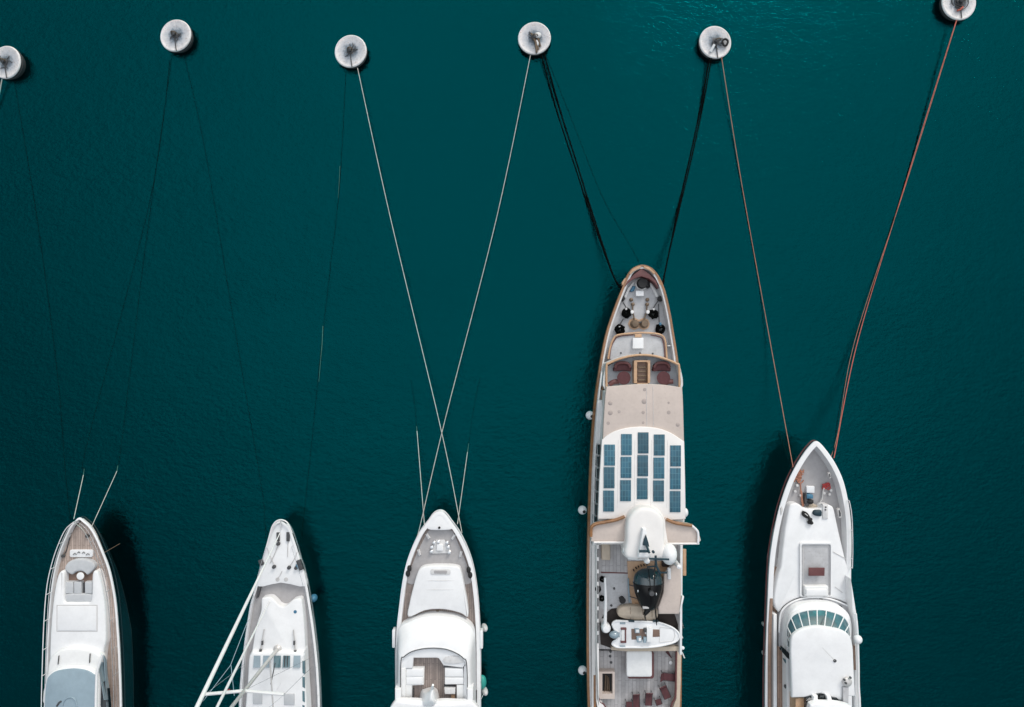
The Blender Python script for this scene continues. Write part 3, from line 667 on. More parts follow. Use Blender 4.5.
b.rings([[(p.x, p.y, t.z - .03) for p, t in zip(offs(fl, -.10), top4)], [(p.x, p.y, t.z + .12) for p, t in zip(offs(fl, -.10), top4)],
         [(p.x, p.y, t.z + .12) for p, t in zip(offs(fl, .10), top4)], [(p.x, p.y, t.z + .03) for p, t in zip(offs(fl, .10), top4)]], False, False)
b.build('cap_rail', 'woodrail', y4)
# bow
slab('bow_deck', y4, 'maroonpaint', fb_(330, 66, 268, 112, 215, 165, 188, 222, 225, 178, 270, 146, 325, 128, 385, 146, 430, 178, 463, 222, 440, 165, 390, 112), 4.62, 3.4, r=.02)
for q in ((255, 72, 300, 50, 322, 46, 318, 62, 262, 90, 240, 112, 230, 105), (345, 46, 385, 58, 432, 98, 425, 112, 395, 84, 348, 62)):
    slab('bow_trim', y4, 'lightwood', fb_(*q), 4.82, 4.1, r=.02)
for q in ((172, 178, 198, 140, 212, 148, 190, 190, 176, 200), (450, 148, 470, 135, 492, 180, 484, 200, 468, 192)):
    slab('fairlead_plate', y4, 'lightwood', fb_(*q), 4.62, 4.0, r=.03)
for q in ((190, 290, 215, 230, 262, 168, 270, 180, 228, 245, 205, 300), (395, 175, 430, 225, 462, 290, 440, 290, 415, 235, 385, 190)):
    slab('bow_side_deck', y4, 'offwhite', fb_(*q), 3.72, 3.4, r=.02)
def lz(name, px, z, prof, m, seg=18, par=y4, **k): return MB().lathe(W(px[0], px[1], z), prof, seg).build(name, m, par, **k)
lz('winch_drum', fb_(325, 188)[0], 3.5, [(.48, 0), (.5, .25), (.40, .3), (.40, .75), (.44, .8), (0, .82)], 'black')
lz('winch_collar', fb_(325, 188)[0], 3.5, [(.60, 0), (.6, .12), (.5, .16), (0, .17)], 'alloy')
MB().loop([W(*p, 3.75) for p in fb_(365, 172, 378, 168, 388, 185, 388, 210, 375, 220, 364, 215, 376, 205, 378, 185)], .09).build('chain_guide', 'black', y4)
slab('winch_base', y4, 'white', rrect(*fb_(282, 240)[0], *fb_(345, 284)[0], .8), 3.95, 3.4, r=.06)
MB().loft(fb_(255, 200, 282, 210, 270, 240, 248, 255, 232, 245), 3.5, fb_(258, 208, 275, 214, 265, 236, 248, 248, 240, 240), 3.8, n=20).build('canvas_cover', 'blue', y4)
for x, y in fb_(243, 313, 370, 313, 256, 350, 368, 350): lz('chain_stopper', (x, y), 3.5, [(.17, 0), (.17, .25), (.11, .3), (0, .32)], 'bronze')
for x, y in fb_(246, 411, 370, 411): lz('white_bollard', (x, y), 3.5, [(.19, 0), (.19, .4), (.15, .5), (0, .52)], 'paintmetal')
for q in ((256, 350, 258, 400, 268, 460, 270, 495), (368, 350, 366, 400, 352, 450, 345, 495)):
    p = [W(*a, 3.72) for a in sm(fb_(*q), 3, False)]
    MB().tube(p, .07, 6).build('anchor_chain', 'bronze', y4)
for x, y in fb_(268, 502, 343, 502):
    w = lz('windlass', (x, y), 3.5, [(.40, 0), (.42, .2), (.28, .26), (.28, .6), (.34, .66), (.30, .72), (0, .74)], 'bronze')
    MB().lathe(W(x, y, 3.5), [(.58, 0), (.58, .08), (0, .09)], 8).build('windlass_base', 'lightwood', w)
MB().box(W(*fb_(304, 490)[0], 3.95), .9, .16, .16).build('windlass_shaft', 'darkgrey', y4)
lab = {0: 'black rope coil left of the windlasses, nearer the bow', 1: 'black rope coil right of the windlasses, nearer the bow', 2: 'black rope coil on the left edge of the foredeck, further aft', 3: 'black rope coil on the right edge of the foredeck, with a blue tie'}
for k, (x, y) in enumerate(fb_(203, 418, 414, 424, 152, 545, 470, 542)):
    c = W(x, y, 3.5); b = MB(); b.tube(coil_mesh(c, .40, 7, .07, .22, .45), .085, 6)
    for j in range(10):
        a = random.uniform(0, 6.28); q = random.uniform(.1, .38)
        b.tube(sm([tuple(c + Vector((q * math.cos(a + s), q * math.sin(a + s), .5 + .07 * math.sin(5 * s + j)))) for s in (0, .6, 1.2, 1.9)], 3, False), .08, 5)
    tag(b.build('rope_coil', 'ropeblack'), lab[k], 'rope', 'rope coils on the classic yacht foredeck')
MB().box(W(*fb_(474, 502)[0], 4.1), .2, .26, .12).build('rope_clip', 'blue', y4)
for q in ((168, 305, 188, 345, 205, 372), (465, 310, 440, 345, 420, 378), (185, 462, 160, 500, 145, 525), (460, 345, 462, 420, 466, 490)):
    MB().tube([W(*p, 3.95) for p in sm(fb_(*q), 3, False)], .06, 6).build('rope_lead', 'darkgrey', y4)
for x, y in fb_(166, 306, 465, 308): lz('bollard', (x, y), 3.5, [(.2, 0), (.2, .45), (.28, .5), (.2, .56), (0, .57)], 'black', 12)
for x, y in fb_(205, 385, 420, 388, 152, 520, 470, 518): MB().lathe(W(x, y, 3.95), [(.1, 0), (.1, .12), (0, .13)], 10).build('bollard_cap', 'alloy', y4)
# raised deck between foredeck and bridge
tk = sm(f1(182, 490, 190, 440, 205, 400, 228, 380, 300, 372, 340, 370, 400, 374, 432, 384, 444, 405, 448, 440, 452, 500, 320, 500), 3)
slab('raised_deck', y4, 'lgrey', tk, 4.2, 3.4, r=.05)
MB().tube([W(*p, 4.35) for p in sm(f1(180, 490, 188, 440, 203, 398, 226, 377, 300, 368, 340, 366, 402, 370, 436, 381, 448, 403, 453, 440, 457, 500), 4, False)], .09, 8).build('deck_coaming', 'lightwood', y4)
MB().tube([W(*p, 4.3) for p in sm(f1(186, 490, 193, 440, 208, 404, 230, 384, 300, 376), 4, False)], .05, 6).build('coaming_shade_line', 'maroonpaint', y4)  # dark tube drawn as the shade along the coaming's inner edge
MB().tube([W(*p, 4.3) for p in sm(f1(380, 376, 428, 388, 440, 410, 445, 440, 449, 500), 4, False)], .05, 6).build('coaming_shade_line', 'maroonpaint', y4)
slab('deck_hatch', y4, 'white', rrect(*f1(296, 390)[0], *f1(347, 441)[0], .8), 4.55, 4.1, r=.05)
slab('hatch_foot', y4, 'lightwood', f1(306, 372, 338, 372, 338, 388, 306, 388), 4.4, 4.1, r=.03)
for x, y in f1(240, 462, 330, 463, 390, 465): lz('deck_light', (x, y), 4.2, [(.09, 0), (.07, .12), (0, .13)], 'darkgrey', 10)
for x, y in f1(165, 428, 462, 428): MB().box(W(x, y, 3.9), .3, .1, .8).build('bulwark_frame', 'offwhite', y4)
# bridge front: floor, curved bulwark with wood cap
PBo = sm(f1(168, 640, 168, 520, 180, 506, 230, 485, 290, 470, 345, 466, 400, 471, 460, 488, 505, 508, 518, 522, 520, 640, 340, 660), 4)
PBi = sm(f1(176, 632, 176, 528, 188, 514, 234, 494, 292, 480, 345, 476, 400, 481, 456, 497, 498, 515, 510, 530, 511, 632, 340, 652), 4)
slab('bridge_deck', y4, 'bgrey', f1(170, 640, 170, 530, 230, 492, 345, 474, 456, 494, 515, 530, 517, 640), 5.0, 3.4, r=.01)
MB().ring(PBo, PBi, 6.0, 3.6, zi=4.9).build('bridge_bulwark', 'offwhite', y4)
MB().tube([W(*p, 6.05) for p in sm(f1(172, 640, 172, 524, 184, 510, 232, 489.5, 291, 475, 345, 471, 400, 476, 458, 492.5, 502, 512, 514, 526, 516, 640), 4, False)], .105, 8).build('bridge_rail', 'lightwood', y4)
for sx, nm in ((0, 'left'), (185, 'right')):
    sf = sm(f1(208 + sx, 548, 209 + sx, 525, 222 + sx, 508, 248 + sx, 504, 275 + sx, 508, 288 + sx, 525, 288 + sx, 548, 250 + sx, 545), 4)
    b = MB(); b.prism(sf, 5.45, 5.0, r=.12)
    so = b.build('curved_sofa', 'maroon'); tag(so, 'maroon sofa on the %s of the yacht deck ahead of the beige roof' % nm, 'sofa', 'seats on the bridge deck')
    WLo = MB().tube([W(*p, 5.6) for p in sm(f1(211 + sx, 530, 223 + sx, 512, 248 + sx, 507, 274 + sx, 512, 285 + sx, 530), 4, False)], .13, 8).build('sofa_back', 'maroonpaint', so)
    b = MB(); x, y = f1(248 + sx, 578)[0]
    b.lathe(W(x, y, 5.0), [(.25, 0), (.08, .06), (.08, .6), (.60, .62), (.62, .70), (0, .71)], 24)
    tag(b.build('round_table', 'maroon'), 'round maroon table on the %s side ahead of the beige roof' % nm, 'table', 'tables on the bridge deck')
    b = MB(); x0 = 185 if sx == 0 else 440
    b.tube([W(*p, 5.35) for p in sm(f1(x0, 612, x0 + 20, 598, x0 + 45, 596), 3, False)], .22, 8)
    tag(b.build('corner_seat', 'maroonpaint'), 'dark maroon seat in the %s corner against the beige roof edge' % nm, 'seat', 'seats on the bridge deck')
MB().ring(f1(302, 496, 378, 496, 378, 604, 302, 604), f1(316, 504, 367, 504, 367, 610, 316, 610), 5.9, 5.0, n=40).build('companionway_frame', 'lightwood', y4)
slab('companionway_steps', y4, "brown", f1(315, 503, 368, 503, 368, 606, 315, 606), 5.45, 5.0, r=.01)
for yy in (525, 545, 565, 585): slab('stair_tread', y4, 'bronze', f1(320, yy, 363, yy, 363, yy + 8, 320, yy + 8), 5.6, 5.4, r=.02)
# superstructure
body = ([(606.5, 392), (605.2, 415), (603, 440), (600, 480), (598.5, 517), (599, 541), (684, 541), (684.5, 517), (683.5, 480), (682.5, 440), (681, 400), (680.5, 391), (642, 388)])
MB().prism(body, 8.0, 3.4).build('superstructure', 'warmwhite', y4)
slab('upper_side_deck', y4, 'white', ([(597.5, 400), (596, 420), (594.3, 450), (593, 480), (592.5, 520), (592.5, 545), (602, 545), (602, 400)]), 5.7, 5.5, r=.02)
railing(y4, sm([(600.5, 372), (598.5, 390), (596.5, 410), (594.3, 450), (593.2, 480), (592.4, 510), (592, 541)], 4, False), 5.7, .9, r=.045, m='paintmetal', name='side_deck_rail')
MB().tube([W(*p, 5.2) for p in sm([(603.8, 372), (602.3, 395), (600, 425), (597.5, 440)], 4, False)], .1, 8).build('inner_wood_rail', 'woodrail', y4)
for k in range(7):
    y0 = 443.8 + k * 12.0
    p = W(0, y0, 6.8).y; q = W(0, y0 + 10, 6.8).y
    xa = W(598.3 - k * .45, y0, 6.8).x
    MB().plate([(xa - .10, p, 6.15), (xa - .10, q, 6.15), (xa + .02, q, 7.3), (xa + .02, p, 7.3)], .10).build('side_window', 'darkglass', y4)
tanr = sm([(606.5, 386.8), (615, 386), (642, 384), (665, 385), (682.3, 387.6)], 4, False) + [(683.2, 405), (684.2, 445)] + [(602.6, 445), (603.6, 420), (605, 398)]
slab('sun_roof', y4, 'tan', tanr, 8.3, 7.9, r=.06)
for x, y, r_ in ((*f2(350, 30)[0], .24), (*f2(345, 82)[0], .15), (*f2(190, 38)[0], .2), (*f2(190, 84)[0], .22), (*f2(232, 78)[0], .14), (*f2(465, 82)[0], .17), (*f2(180, 132)[0], .15), (*f2(508, 140)[0], .18), (*f2(352, -26)[0], .15), (*f2(345, 130)[0], .12), (*f2(465, 36)[0], .1)):
    MB().lathe(W(x, y, 8.3), [(r_, 0), (r_ * .9, .015), (0, .02)], 14).build('roof_fitting', 'tanspot', y4)
for x in (391, 360): MB().tube([W(570 + x / 4.713, 386.5, 8.315), W(570 + x / 4.713 + .5, 427, 8.315)], .018, 4).build('roof_seam', 'offwhite', y4)
wr = sm([(602, 440), (608, 435), (617, 430.5), (629, 427.7), (644, 426.8), (659, 428.6), (671, 433), (679, 438), (684.3, 441.5)], 4, False) + [(685.2, 480), (685.8, 519), (672, 520), (664, 522), (626, 522), (618, 519), (598, 519), (599.5, 480)]
slab('solar_roof', y4, 'warmwhite', wr, 8.5, 8.1, r=.06)
for x0, x1, ys in ((604.2, 615, (444.6, 467.2, 490.6)), (621.2, 631.9, (434.1, 457, 480.2)), (638, 648.6, (432.4, 455.2, 478.3)), (654, 664.8, (434.5, 457.6, 480.5)), (670.4, 681, (445.4, 468.2, 491.2))):
    for j, yy in enumerate(ys):
        dx = -.9 * j * (1 if x0 < 640 else (.3 if x0 < 650 else .8 if x0 < 660 else .5)) if True else 0
        f = slab('solar_panel', y4, 'solar', [(x0 + dx * .5, yy), (x1 + dx * .5, yy), (x1 + dx * .5, yy + 21), (x0 + dx * .5, yy + 21)], 8.58, 8.5, r=.01)
for x in (618.3, 635, 651.5, 667.6): MB().tube([W(x, 440, 8.51), W(x - .8, 508, 8.51)], .012, 4).build('roof_seam', 'offwhite', y4)
# wings
Lw = f3(162, 225, 165, 180, 195, 152, 255, 142, 330, 125, 385, 103, 402, 130, 402, 270, 185, 270, 170, 250)
Rw = f3(636, 120, 690, 138, 760, 150, 810, 160, 844, 190, 859, 215, 857, 278, 636, 278)
slab('bridge_wing', y4, 'tan', sm(Lw, 3), 8.75, 8.2, r=.06); slab('bridge_wing', y4, 'tan', sm(Rw, 3), 8.75, 8.2, r=.06)
MB().tube([W(*p, 8.95) for p in sm(f3(166, 235, 170, 178, 198, 154, 256, 143, 330, 127, 383, 106), 4, False)], .15, 8).build('wing_rail', 'woodrail', y4)
MB().tube([W(*p, 8.95) for p in sm(f3(652, 124, 700, 145, 760, 156, 815, 164), 4, False)], .15, 8).build('wing_rail', 'woodrail', y4)
MB().tube([W(*p, 8.9) for p in sm(f3(810, 160, 842, 188, 856, 215, 855, 276), 4, False)], .10, 8).build('wing_coaming', 'white', y4)
for q in ((185, 272, 392, 272), (644, 280, 862, 280)): MB().tube([W(*p, 8.85) for p in f3(*q)], .09, 8).build('wing_coaming', 'warmwhite', y4)
MB().prism(f3(230, 265, 740, 265, 740, 285, 230, 285), 8.3, 5.4, r=.02).build('aft_bulkhead', 'warmwhite', y4)
# funnel with mast
fn = sm(f3(400, 378, 396, 260, 398, 170, 410, 120, 440, 78, 480, 52, 520, 48, 565, 56, 605, 82, 632, 120, 642, 170, 642, 280, 636, 378), 4)
slab('funnel', y4, 'warmwhite', fn, 9.9, 8.2, r=.32, crown=.04)
slab('funnel_base', y4, 'warmwhite', sm(f3(390, 370, 388, 260, 390, 160, 404, 107, 442, 64, 480, 42, 520, 38, 570, 46, 613, 74, 640, 120, 648, 180, 646, 370), 4), 9.0, 8.1, r=.1)
MB().prism(f3(390, 310, 640, 310, 690, 385, 470, 390, 405, 384), 9.7, 5.4, r=.1).build('mast_house', 'white', y4)
slab('vent_cowl', y4, 'white', f3(500, 185, 522, 185, 552, 370, 470, 370), 10.5, 9.8, r=.1)
MB().prism(fm(400, 195, 375, 250, 360, 325, 440, 345, 432, 300), 10.75, 9.9, r=.03).build('mast_fin', 'mastblue', y4)
mst = MB().tube([W(*fm(405, 330)[0], 10.7), W(*fm(440, 420)[0], 11.2)], .10, 8).build('mast', 'mastblue', y4)
MB().box(W(*fm(375, 400)[0], 11.0), .85, .2, .16).build('scanner_bar', 'mastblue', mst)
MB().lathe(W(*fm(486, 402)[0], 10.6), [(.12, 0), (.12, .2), (0, .25)], 10).build('mast_lamp', 'mastblue', mst)
MB().box(W(*fm(335, 500)[0], 9.9), .6, .1, .12).build('vent_grille', 'alloy', y4)
MB().box(W(*fm(565, 500)[0], 10.7), 1.7, .14, .14, -2).build('scanner_bar', 'mastblue', y4)
MB().tube([W(*p, 10.6) for p in fm(520, 455, 520, 510, 530, 590, 560, 650, 580, 690)], .10, 8).build('antenna_pole', 'mastblue', y4)
MB().tube([W(*p, 9.0) for p in fm(410, 602, 520, 590)], .07, 8).build('antenna_bar', 'mastblue', y4)
MB().tube([W(*p, 8.8) for p in fm(560, 668, 665, 676)], .09, 8).build('antenna_bar', 'mastblue', y4)
dm = W(*fm(692, 436)[0], 9.6)
MB().ell(dm, .68, .92, .75, seg=24, n=12).build('satellite_dome', 'white', y4)
MB().lathe(W(*fm(692, 436)[0], 5.4), [(.25, 0), (.2, 3.8), (0, 3.9)], 12).build('dome_post', 'white', y4)
MB().ell(W(*fm(128, 388)[0], 9.4), .22, .28, .25).build('small_dome', 'white', y4)
MB().ell(W(*fm(408, 522)[0], 9.8), .28, .26, .25).build('small_dome', 'white', y4)
# boat deck (helicopter and tender stand here)
bd = [(599, 541), (599, 649), (680.5, 649), (682, 541)]
MB().prism(bd, 5.6, 3.4, r=.02).build('boat_deck', 'teak4', y4)
slab('deck_paint', y4, 'lgrey', f3(222, 472, 432, 472, 432, 700, 222, 700), 5.63, 5.5, r=.005)
slab('deck_edge_strip', y4, 'maroonpaint', f3(232, 462, 405, 468, 405, 474, 232, 470), 5.66, 5.5, r=.01)
slab('landing_pad', y4, 'lightwood', f3(400, 395, 640, 395, 690, 420, 690, 680, 435, 680, 410, 560), 5.72, 5.5, r=.01)
for x0, y0, x1, y1v in ((232, 628, 246, 655), (262, 600, 278, 625), (295, 583, 306, 607), (330, 570, 340, 594), (368, 562, 376, 586), (405, 556, 412, 580), (430, 590, 450, 604)):
    a, q = fm(x0, y0, x1, y1v); MB().tube([W(*a, 5.76), W(*q, 5.76)], .055, 5).build('vent_slot', 'black', y4)
slab('covered_deck', y4, 'tan', f3(640, 478, 690, 420, 745, 420, 750, 600, 735, 735, 602, 735, 600, 690, 632, 600), 7.3, 6.9, r=.12, crown=.1)
slab('dark_well', y4, 'dark', f4(222, 170, 245, 120, 300, 75, 340, 70, 480, 68, 500, 330, 300, 330, 230, 305), 5.66, 5.5, r=.005)
slab('dark_well', y4, 'dark', f4(590, 110, 705, 110, 730, 190, 720, 300, 590, 310), 5.67, 5.5, r=.005)
slab('dark_hatch', y4, 'dark', fm(610, 545, 765, 555, 765, 600, 610, 600), 6.2, 5.6, r=.02)
slab('winch_box', y4, 'alloy', fm(770, 560, 840, 555, 840, 600, 770, 600), 6.4, 5.6, r=.05)
slab('white_post', y4, 'white', rrect(*fm(678, 620)[0], *fm(718, 765)[0], .8), 7.6, 7.3, r=.08)
bn = MB().prism(rrect(*f3(236, 275)[0], *f3(292, 388)[0], 1), 6.1, 5.6, r=.1).build('deck_bench', 'tan2', y4)
slab('bulwark_inner', y4, 'warmwhite', [(592, 545), (595.5, 545), (595.5, 707), (596, 760), (592, 760)], 4.9, 4.0, r=.03)
slab('bulwark_inner', y4, 'warmwhite', [(596.5, 545), (599, 545), (599, 707), (598.5, 700), (596.8, 650)], 6.3, 4.0, r=.03)
for k in range(8):
    MB().box(W(597.9, 553 + k * 12.3, 6.32), .12, .75, .05).build('rail_gap', 'darkgrey', y4)
slab('bulwark_top', y4, 'white', [(680.2, 545), (682.8, 545), (682, 655), (679.8, 655)], 6.4, 4.0, r=.04)
slab('side_step', y4, 'white', f3(752, 620, 766, 622, 744, 720, 735, 720), 6.9, 6.4, r=.04)
MB().box(W(*f3(768, 400)[0], 6.1), .28, 2.4, .2).build('wood_rail_cap', 'lightwood', y4)
for k, (x, y) in enumerate(f3(240, 505, 212, 568, 236, 628)):
    b = MB(); b.tube(coil_mesh(W(x, y, 5.65), .22, 4, .06, .2, .25), .07, 6)
    tag(b.build('rope_coil', 'ropeblack'), 'black rope coil by the white boom, %s' % ('nearest the bow', 'outermost against the rail', 'nearest the boom foot')[k], 'rope', 'rope coils along the boat deck')
bm_ = MB().tube([W(*f3(257, 500)[0], 7.3), W(*f3(262, 640)[0], 7.2), W(*f4(257, 190)[0], 7.2)], .10, 10, r1=.16).build('crane_boom', 'white', y4)
MB().lathe(W(*f4(248, 155)[0], 5.6), [(.30, 0), (.28, 1.0), (.42, 1.2), (.42, 1.7), (.3, 1.9), (0, 1.95)], 18).build('crane_post', 'white', y4)
lz('deck_stand', fh(245, 435)[0], 5.6, [(.24, 0), (.24, .55), (.3, .6), (0, .62)], 'black', 14)
MB().tube([W(*fh(258, 455)[0], 5.75), W(*fh(258, 520)[0], 5.75)], .05).build('hose', 'alloy', y4)
for x, y in fh(160, 322, 128, 515, 32, 205): lz('deck_fitting', (x, y), 5.6, [(.12, 0), (.1, .12), (0, .13)], 'darkgrey', 10)

# helicopter, standing on the landing pad
hc = W(*fh(548, 340)[0], 5.72)
he = thing('helicopter', 'small black bubble helicopter parked on the yacht deck', 'helicopter', tuple(hc))
def sect(y, x0, x1, zc, hh):
    a, b_ = fh(x0, y, x1, y); p, q = W(*a, 7.2), W(*b_, 7.2)
    return (p.y, (p.x + q.x) / 2, (q.x - p.x) / 2, zc, hh)
secs = [sect(104, 535, 560, 6.95, .08), sect(112, 480, 620, 6.95, .32), sect(135, 430, 665, 7.0, .55), sect(170, 398, 695, 7.05, .74), sect(210, 383, 712, 7.1, .86), sect(258, 378, 718, 7.15, .94), sect(310, 382, 714, 7.2, .97), sect(370, 395, 700, 7.2, .93), sect(430, 416, 682, 7.2, .84), sect(490, 440, 662, 7.2, .70), sect(540, 468, 640, 7.2, .50), sect(565, 500, 610, 7.2, .32), sect(572, 530, 580, 7.2, .1)]
def ellr(s_, g=1.0, n=28): return [(s_[1] + s_[2] * g * math.cos(2 * math.pi * k / n), s_[0], s_[3] + s_[4] * g * math.sin(2 * math.pi * k / n)) for k in range(n)]

b = MB(); b.rings([ellr(s_) for s_ in secs[5:]]); cabin = b.build('cabin', 'gloss', he, 60)
b = MB(); b.rings([ellr(s_, .995) for s_ in secs[:6]]); b.build('canopy', 'heliglass', he, 60)
b = MB()
P5 = secs[5]; b.loop(ellr(P5, 1.004, 28), .035, 6); b.build('canopy_frame', 'gloss', he, 60)
b = MB(); b.tube([(s_[1], s_[0], s_[3] + s_[4] * 1.0) for s_ in secs[:6]], .035, 6); b.build('canopy_post', 'gloss', he, 60)
for x, y in fh(432, 355, 572, 358, 640, 390): MB().ell(W(x, y, 8.05 if 450 < x * 1 else 8.0), .07, .13, .05, seg=10, n=6).build('roof_light', 'metal', he)
for x, y in ((432, 355), (572, 358), (640, 390)):
    p = W(*fh(x, y)[0], 8.0)
tl = fh(480, 560, 520, 560)
a, c_ = W(*fh(545, 560)[0], 7.3), W(*fh(503, 630)[0], 7.5)
MB().tube([a, a.lerp(c_, .5), c_], .30, 12, r1=.13).build('tail_boom', 'gloss', he)
MB().box(c_ + Vector((0, 0, .3)), .06, .5, .8, 10).build('tail_fin', 'gloss', he)
MB().box(W(*fh(520, 540)[0], 7.75), .55, .22, .14).build('engine_cowl', 'alloy', he)
hub = W(*fh(640, 320)[0], 8.0)
hubc = Vector((W(*fh(690, 330)[0], 8.6).x, W(*fh(690, 330)[0], 8.6).y, 8.75))
top_ = Vector((secs[6][1], secs[6][0], 8.1))
ro = MB().tube([top_, top_ + Vector((0, 0, .75))], .10, 10).build('rotor_mast', 'darkgrey', he)
tc_ = top_ + Vector((0, 0, .75))
MB().lathe(tc_ + Vector((0, 0, -.12)), [(.14, 0), (.24, .06), (.2, .18), (0, .2)], 14).build('rotor_hub', 'darkgrey', he)
def blade(p, q):
    p, q = Vector(p), Vector(q); n = 8; rg = []
    d = (q - p).normalized(); u = d.cross(Vector((0, 0, 1))).normalized()
    for k in range(n + 1):
        t = k / n; c = p.lerp(q, t) - Vector((0, 0, .35 * t * t)); w = .055 if 0 < k < n else .03
        rg.append([c - u * w, c + Vector((0, 0, .02)), c + u * w, c - Vector((0, 0, .02))])
    return rg
for q in (W(656.2, 553, 8.9), W(657.6, 627, 8.9)):
    b = MB(); b.rings(blade(tc_ + Vector((.15, 0, 0)), q + Vector((.0, 0, 0)))); b.build('rotor_blade', 'gloss', he)
for q in ((322, 215, 335, 480), (720, 190, 705, 470)):
    s0, s1 = [W(*p, 5.85) for p in fh(*q)]
    sk = MB().tube([s0 + Vector((0, .05, .12)), s0 + Vector((0, -.15, 0)), s1], .07, 8).build('skid', 'bluegrey' if q[0] < 400 else 'mastblue', he)
    for t in (.25, .75):
        p = s0.lerp(s1, t); MB().tube([p, Vector((secs[7][1] + (p.x - secs[7][1]) * .45, p.y, 6.6))], .045, 6).build('skid_strut', 'darkgrey', sk)
# covered craft
cc = f4(338, 105, 345, 80, 370, 65, 420, 58, 500, 62, 590, 70, 590, 148, 500, 150, 430, 150, 370, 138, 345, 125)
o = MB().prism(sm(cc, 3), 6.35, 5.68, r=.18, crown=.22).build('covered_boat', 'tan2')
tag(o, 'small craft under a beige cover between helicopter and tender', 'covered boat')
for x in (420, 500, 560):
    a = f4(x, 62, x, 146); MB().tube([W(*a[0], 6.30), W(a[0][0], (a[0][1] + a[1][1]) / 2, 6.58), W(*a[1], 6.30)], .02, 5).build('cover_strap', 'brown', o)
# tender
te = thing('tender', 'white open tender lying across the yacht deck with teal outboard', 'boat', tuple(W(645, 634, 5.68)))
to = sm(ft(182, 150, 205, 122, 240, 112, 330, 116, 440, 120, 560, 122, 680, 130, 780, 160, 850, 195, 900, 240, 912, 275, 905, 310, 870, 345, 780, 375, 660, 398, 540, 408, 400, 408, 260, 408, 215, 398, 180, 370, 205, 335, 235, 320, 245, 280, 240, 235, 205, 205), 3)
MB().prism(to, 6.6, 6.2, r=.06, flare=-.08).build('topsides', 'white', te)
MB().prism([(640 + (x - 640) * .93, 634 + (y - 634) * .8) for x, y in to], 6.21, 5.69, flare=-.35).build('hull', 'white', te)
to2 = [(645 + (x - 645) * .985, 633.8 + (y - 633.8) * .96) for x, y in to]
MB().loop([W(*p, 6.6) for p in to2], .09, 8).build('gunwale', 'white', te)
def tp(name, m, q, z=6.66, z0=6.5, r=.02, par=te): return slab(name, par, m, ft(*q), z, z0, r=r)
tp('cockpit_floor', 'brown', (392, 205, 535, 205, 540, 262, 600, 262, 600, 290, 520, 320, 395, 320), 6.64)
tp('bow_floor', 'brown', (622, 210, 695, 212, 700, 288, 622, 292), 6.64)
tp('stern_seat', 'softwhite', (285, 212, 325, 212, 325, 340, 285, 340), 6.72)
for q in ((280, 195, 340, 195, 340, 215, 280, 215), (322, 210, 337, 210, 337, 345, 322, 345), (278, 335, 338, 335, 338, 357, 278, 357)): tp('seat_trim', 'maroonpaint', q, 6.78)
tp('helm_seat', 'bluegrey', (430, 208, 480, 208, 482, 250, 432, 250), 6.85); tp('seat_cushion', 'white', (440, 214, 474, 214, 474, 244, 440, 244), 6.9, 6.8)
tp('helm_seat', 'bluegrey', (448, 290, 500, 286, 505, 348, 455, 350), 6.85); tp('seat_cushion', 'white', (470, 305, 498, 303, 498, 338, 470, 338), 6.9, 6.8)
tp('console', 'darkgrey', (530, 205, 556, 205, 556, 240, 530, 240), 6.9); tp('console', 'bluegrey', (525, 300, 556, 300, 552, 355, 525, 355), 6.95)
tp('console_top', 'white', (560, 195, 625, 195, 620, 350, 560, 345), 6.95)
MB().ring(ft(700, 180, 850, 200, 870, 280, 840, 340, 690, 350), ft(706, 187, 843, 206, 861, 280, 834, 333, 697, 343), 6.63, 6.55, n=40).build('bow_cushion_seam', 'offwhite', te)
for q in ((272, 135, 325, 150), (272, 385, 320, 398)): a, b2 = ft(*q); MB().box((W(*a, 6.63) + W(*b2, 6.63)) / 2, .5, .16, .06).build('stern_cleat_pad', 'paleglass', te)
for x in (395, 655): tp('strap', 'mastblue', (x - 35 if x < 500 else x - 25, 112, x + 30, 116, x + 30, 132, x - 30, 130), 6.75)
ob = MB().ell(W(*ft(208, 265)[0], 6.9), .48, .34, .38).build('outboard_motor', 'paleglass', te)
MB().box(W(*ft(235, 262)[0], 6.5), .5, .45, .3).build('motor_bracket', 'bluegrey', ob)
MB().tube([W(*ft(208, 265)[0], 6.7), W(*ft(195, 265)[0], 5.85)], .1, 8).build('motor_leg', 'darkgrey', ob)
for q in ((200, 195, 240, 215), (158, 200, 130, 245)): a, b2 = ft(*q); MB().tube([W(*a, 6.0), W(*b2, 6.0)], .06).build('hose', 'bluegrey', te)
# beam and aft deck
slab('deck_beam', y4, 'tan2', f4(298, 322, 752, 318, 752, 348, 400, 350, 298, 342), 6.0, 3.5, r=.04)
lz('beam_lamp', f4(756, 325)[0], 6.1, [(.15, 0), (.15, .1), (0, .15)], 'white', 12)
slab('aft_deck', y4, 'teak4', [(599, 651), (680, 651), (680, 708), (676, 760), (668, 805), (612, 805), (602, 760), (598.5, 708)], 4.15, 3.4, r=.01)
MB().tube([W(*p, 4.9) for p in sm(f4(212, 348, 213, 640, 262, 712, 268, 900), 3, False)], .07, 6).build('inner_rail', 'maroonpaint', y4)
MB().tube([W(*p, 4.95) for p in sm(f4(716, 350, 713, 470, 710, 640, 682, 702, 676, 900), 3, False)], .09, 6).build('inner_rail', 'maroonpaint', y4)
slab('bulwark_cap', y4, 'tan2', f4(722, 348, 748, 348, 744, 560, 738, 720, 700, 1100, 690, 1100, 690, 720, 716, 650), 4.95, 4.0, r=.04)
slab('bulwark_cap', y4, 'warmwhite', f4(198, 480, 210, 480, 212, 640, 258, 712, 262, 1100, 240, 1100, 215, 760, 198, 650), 4.95, 4.0, r=.04)
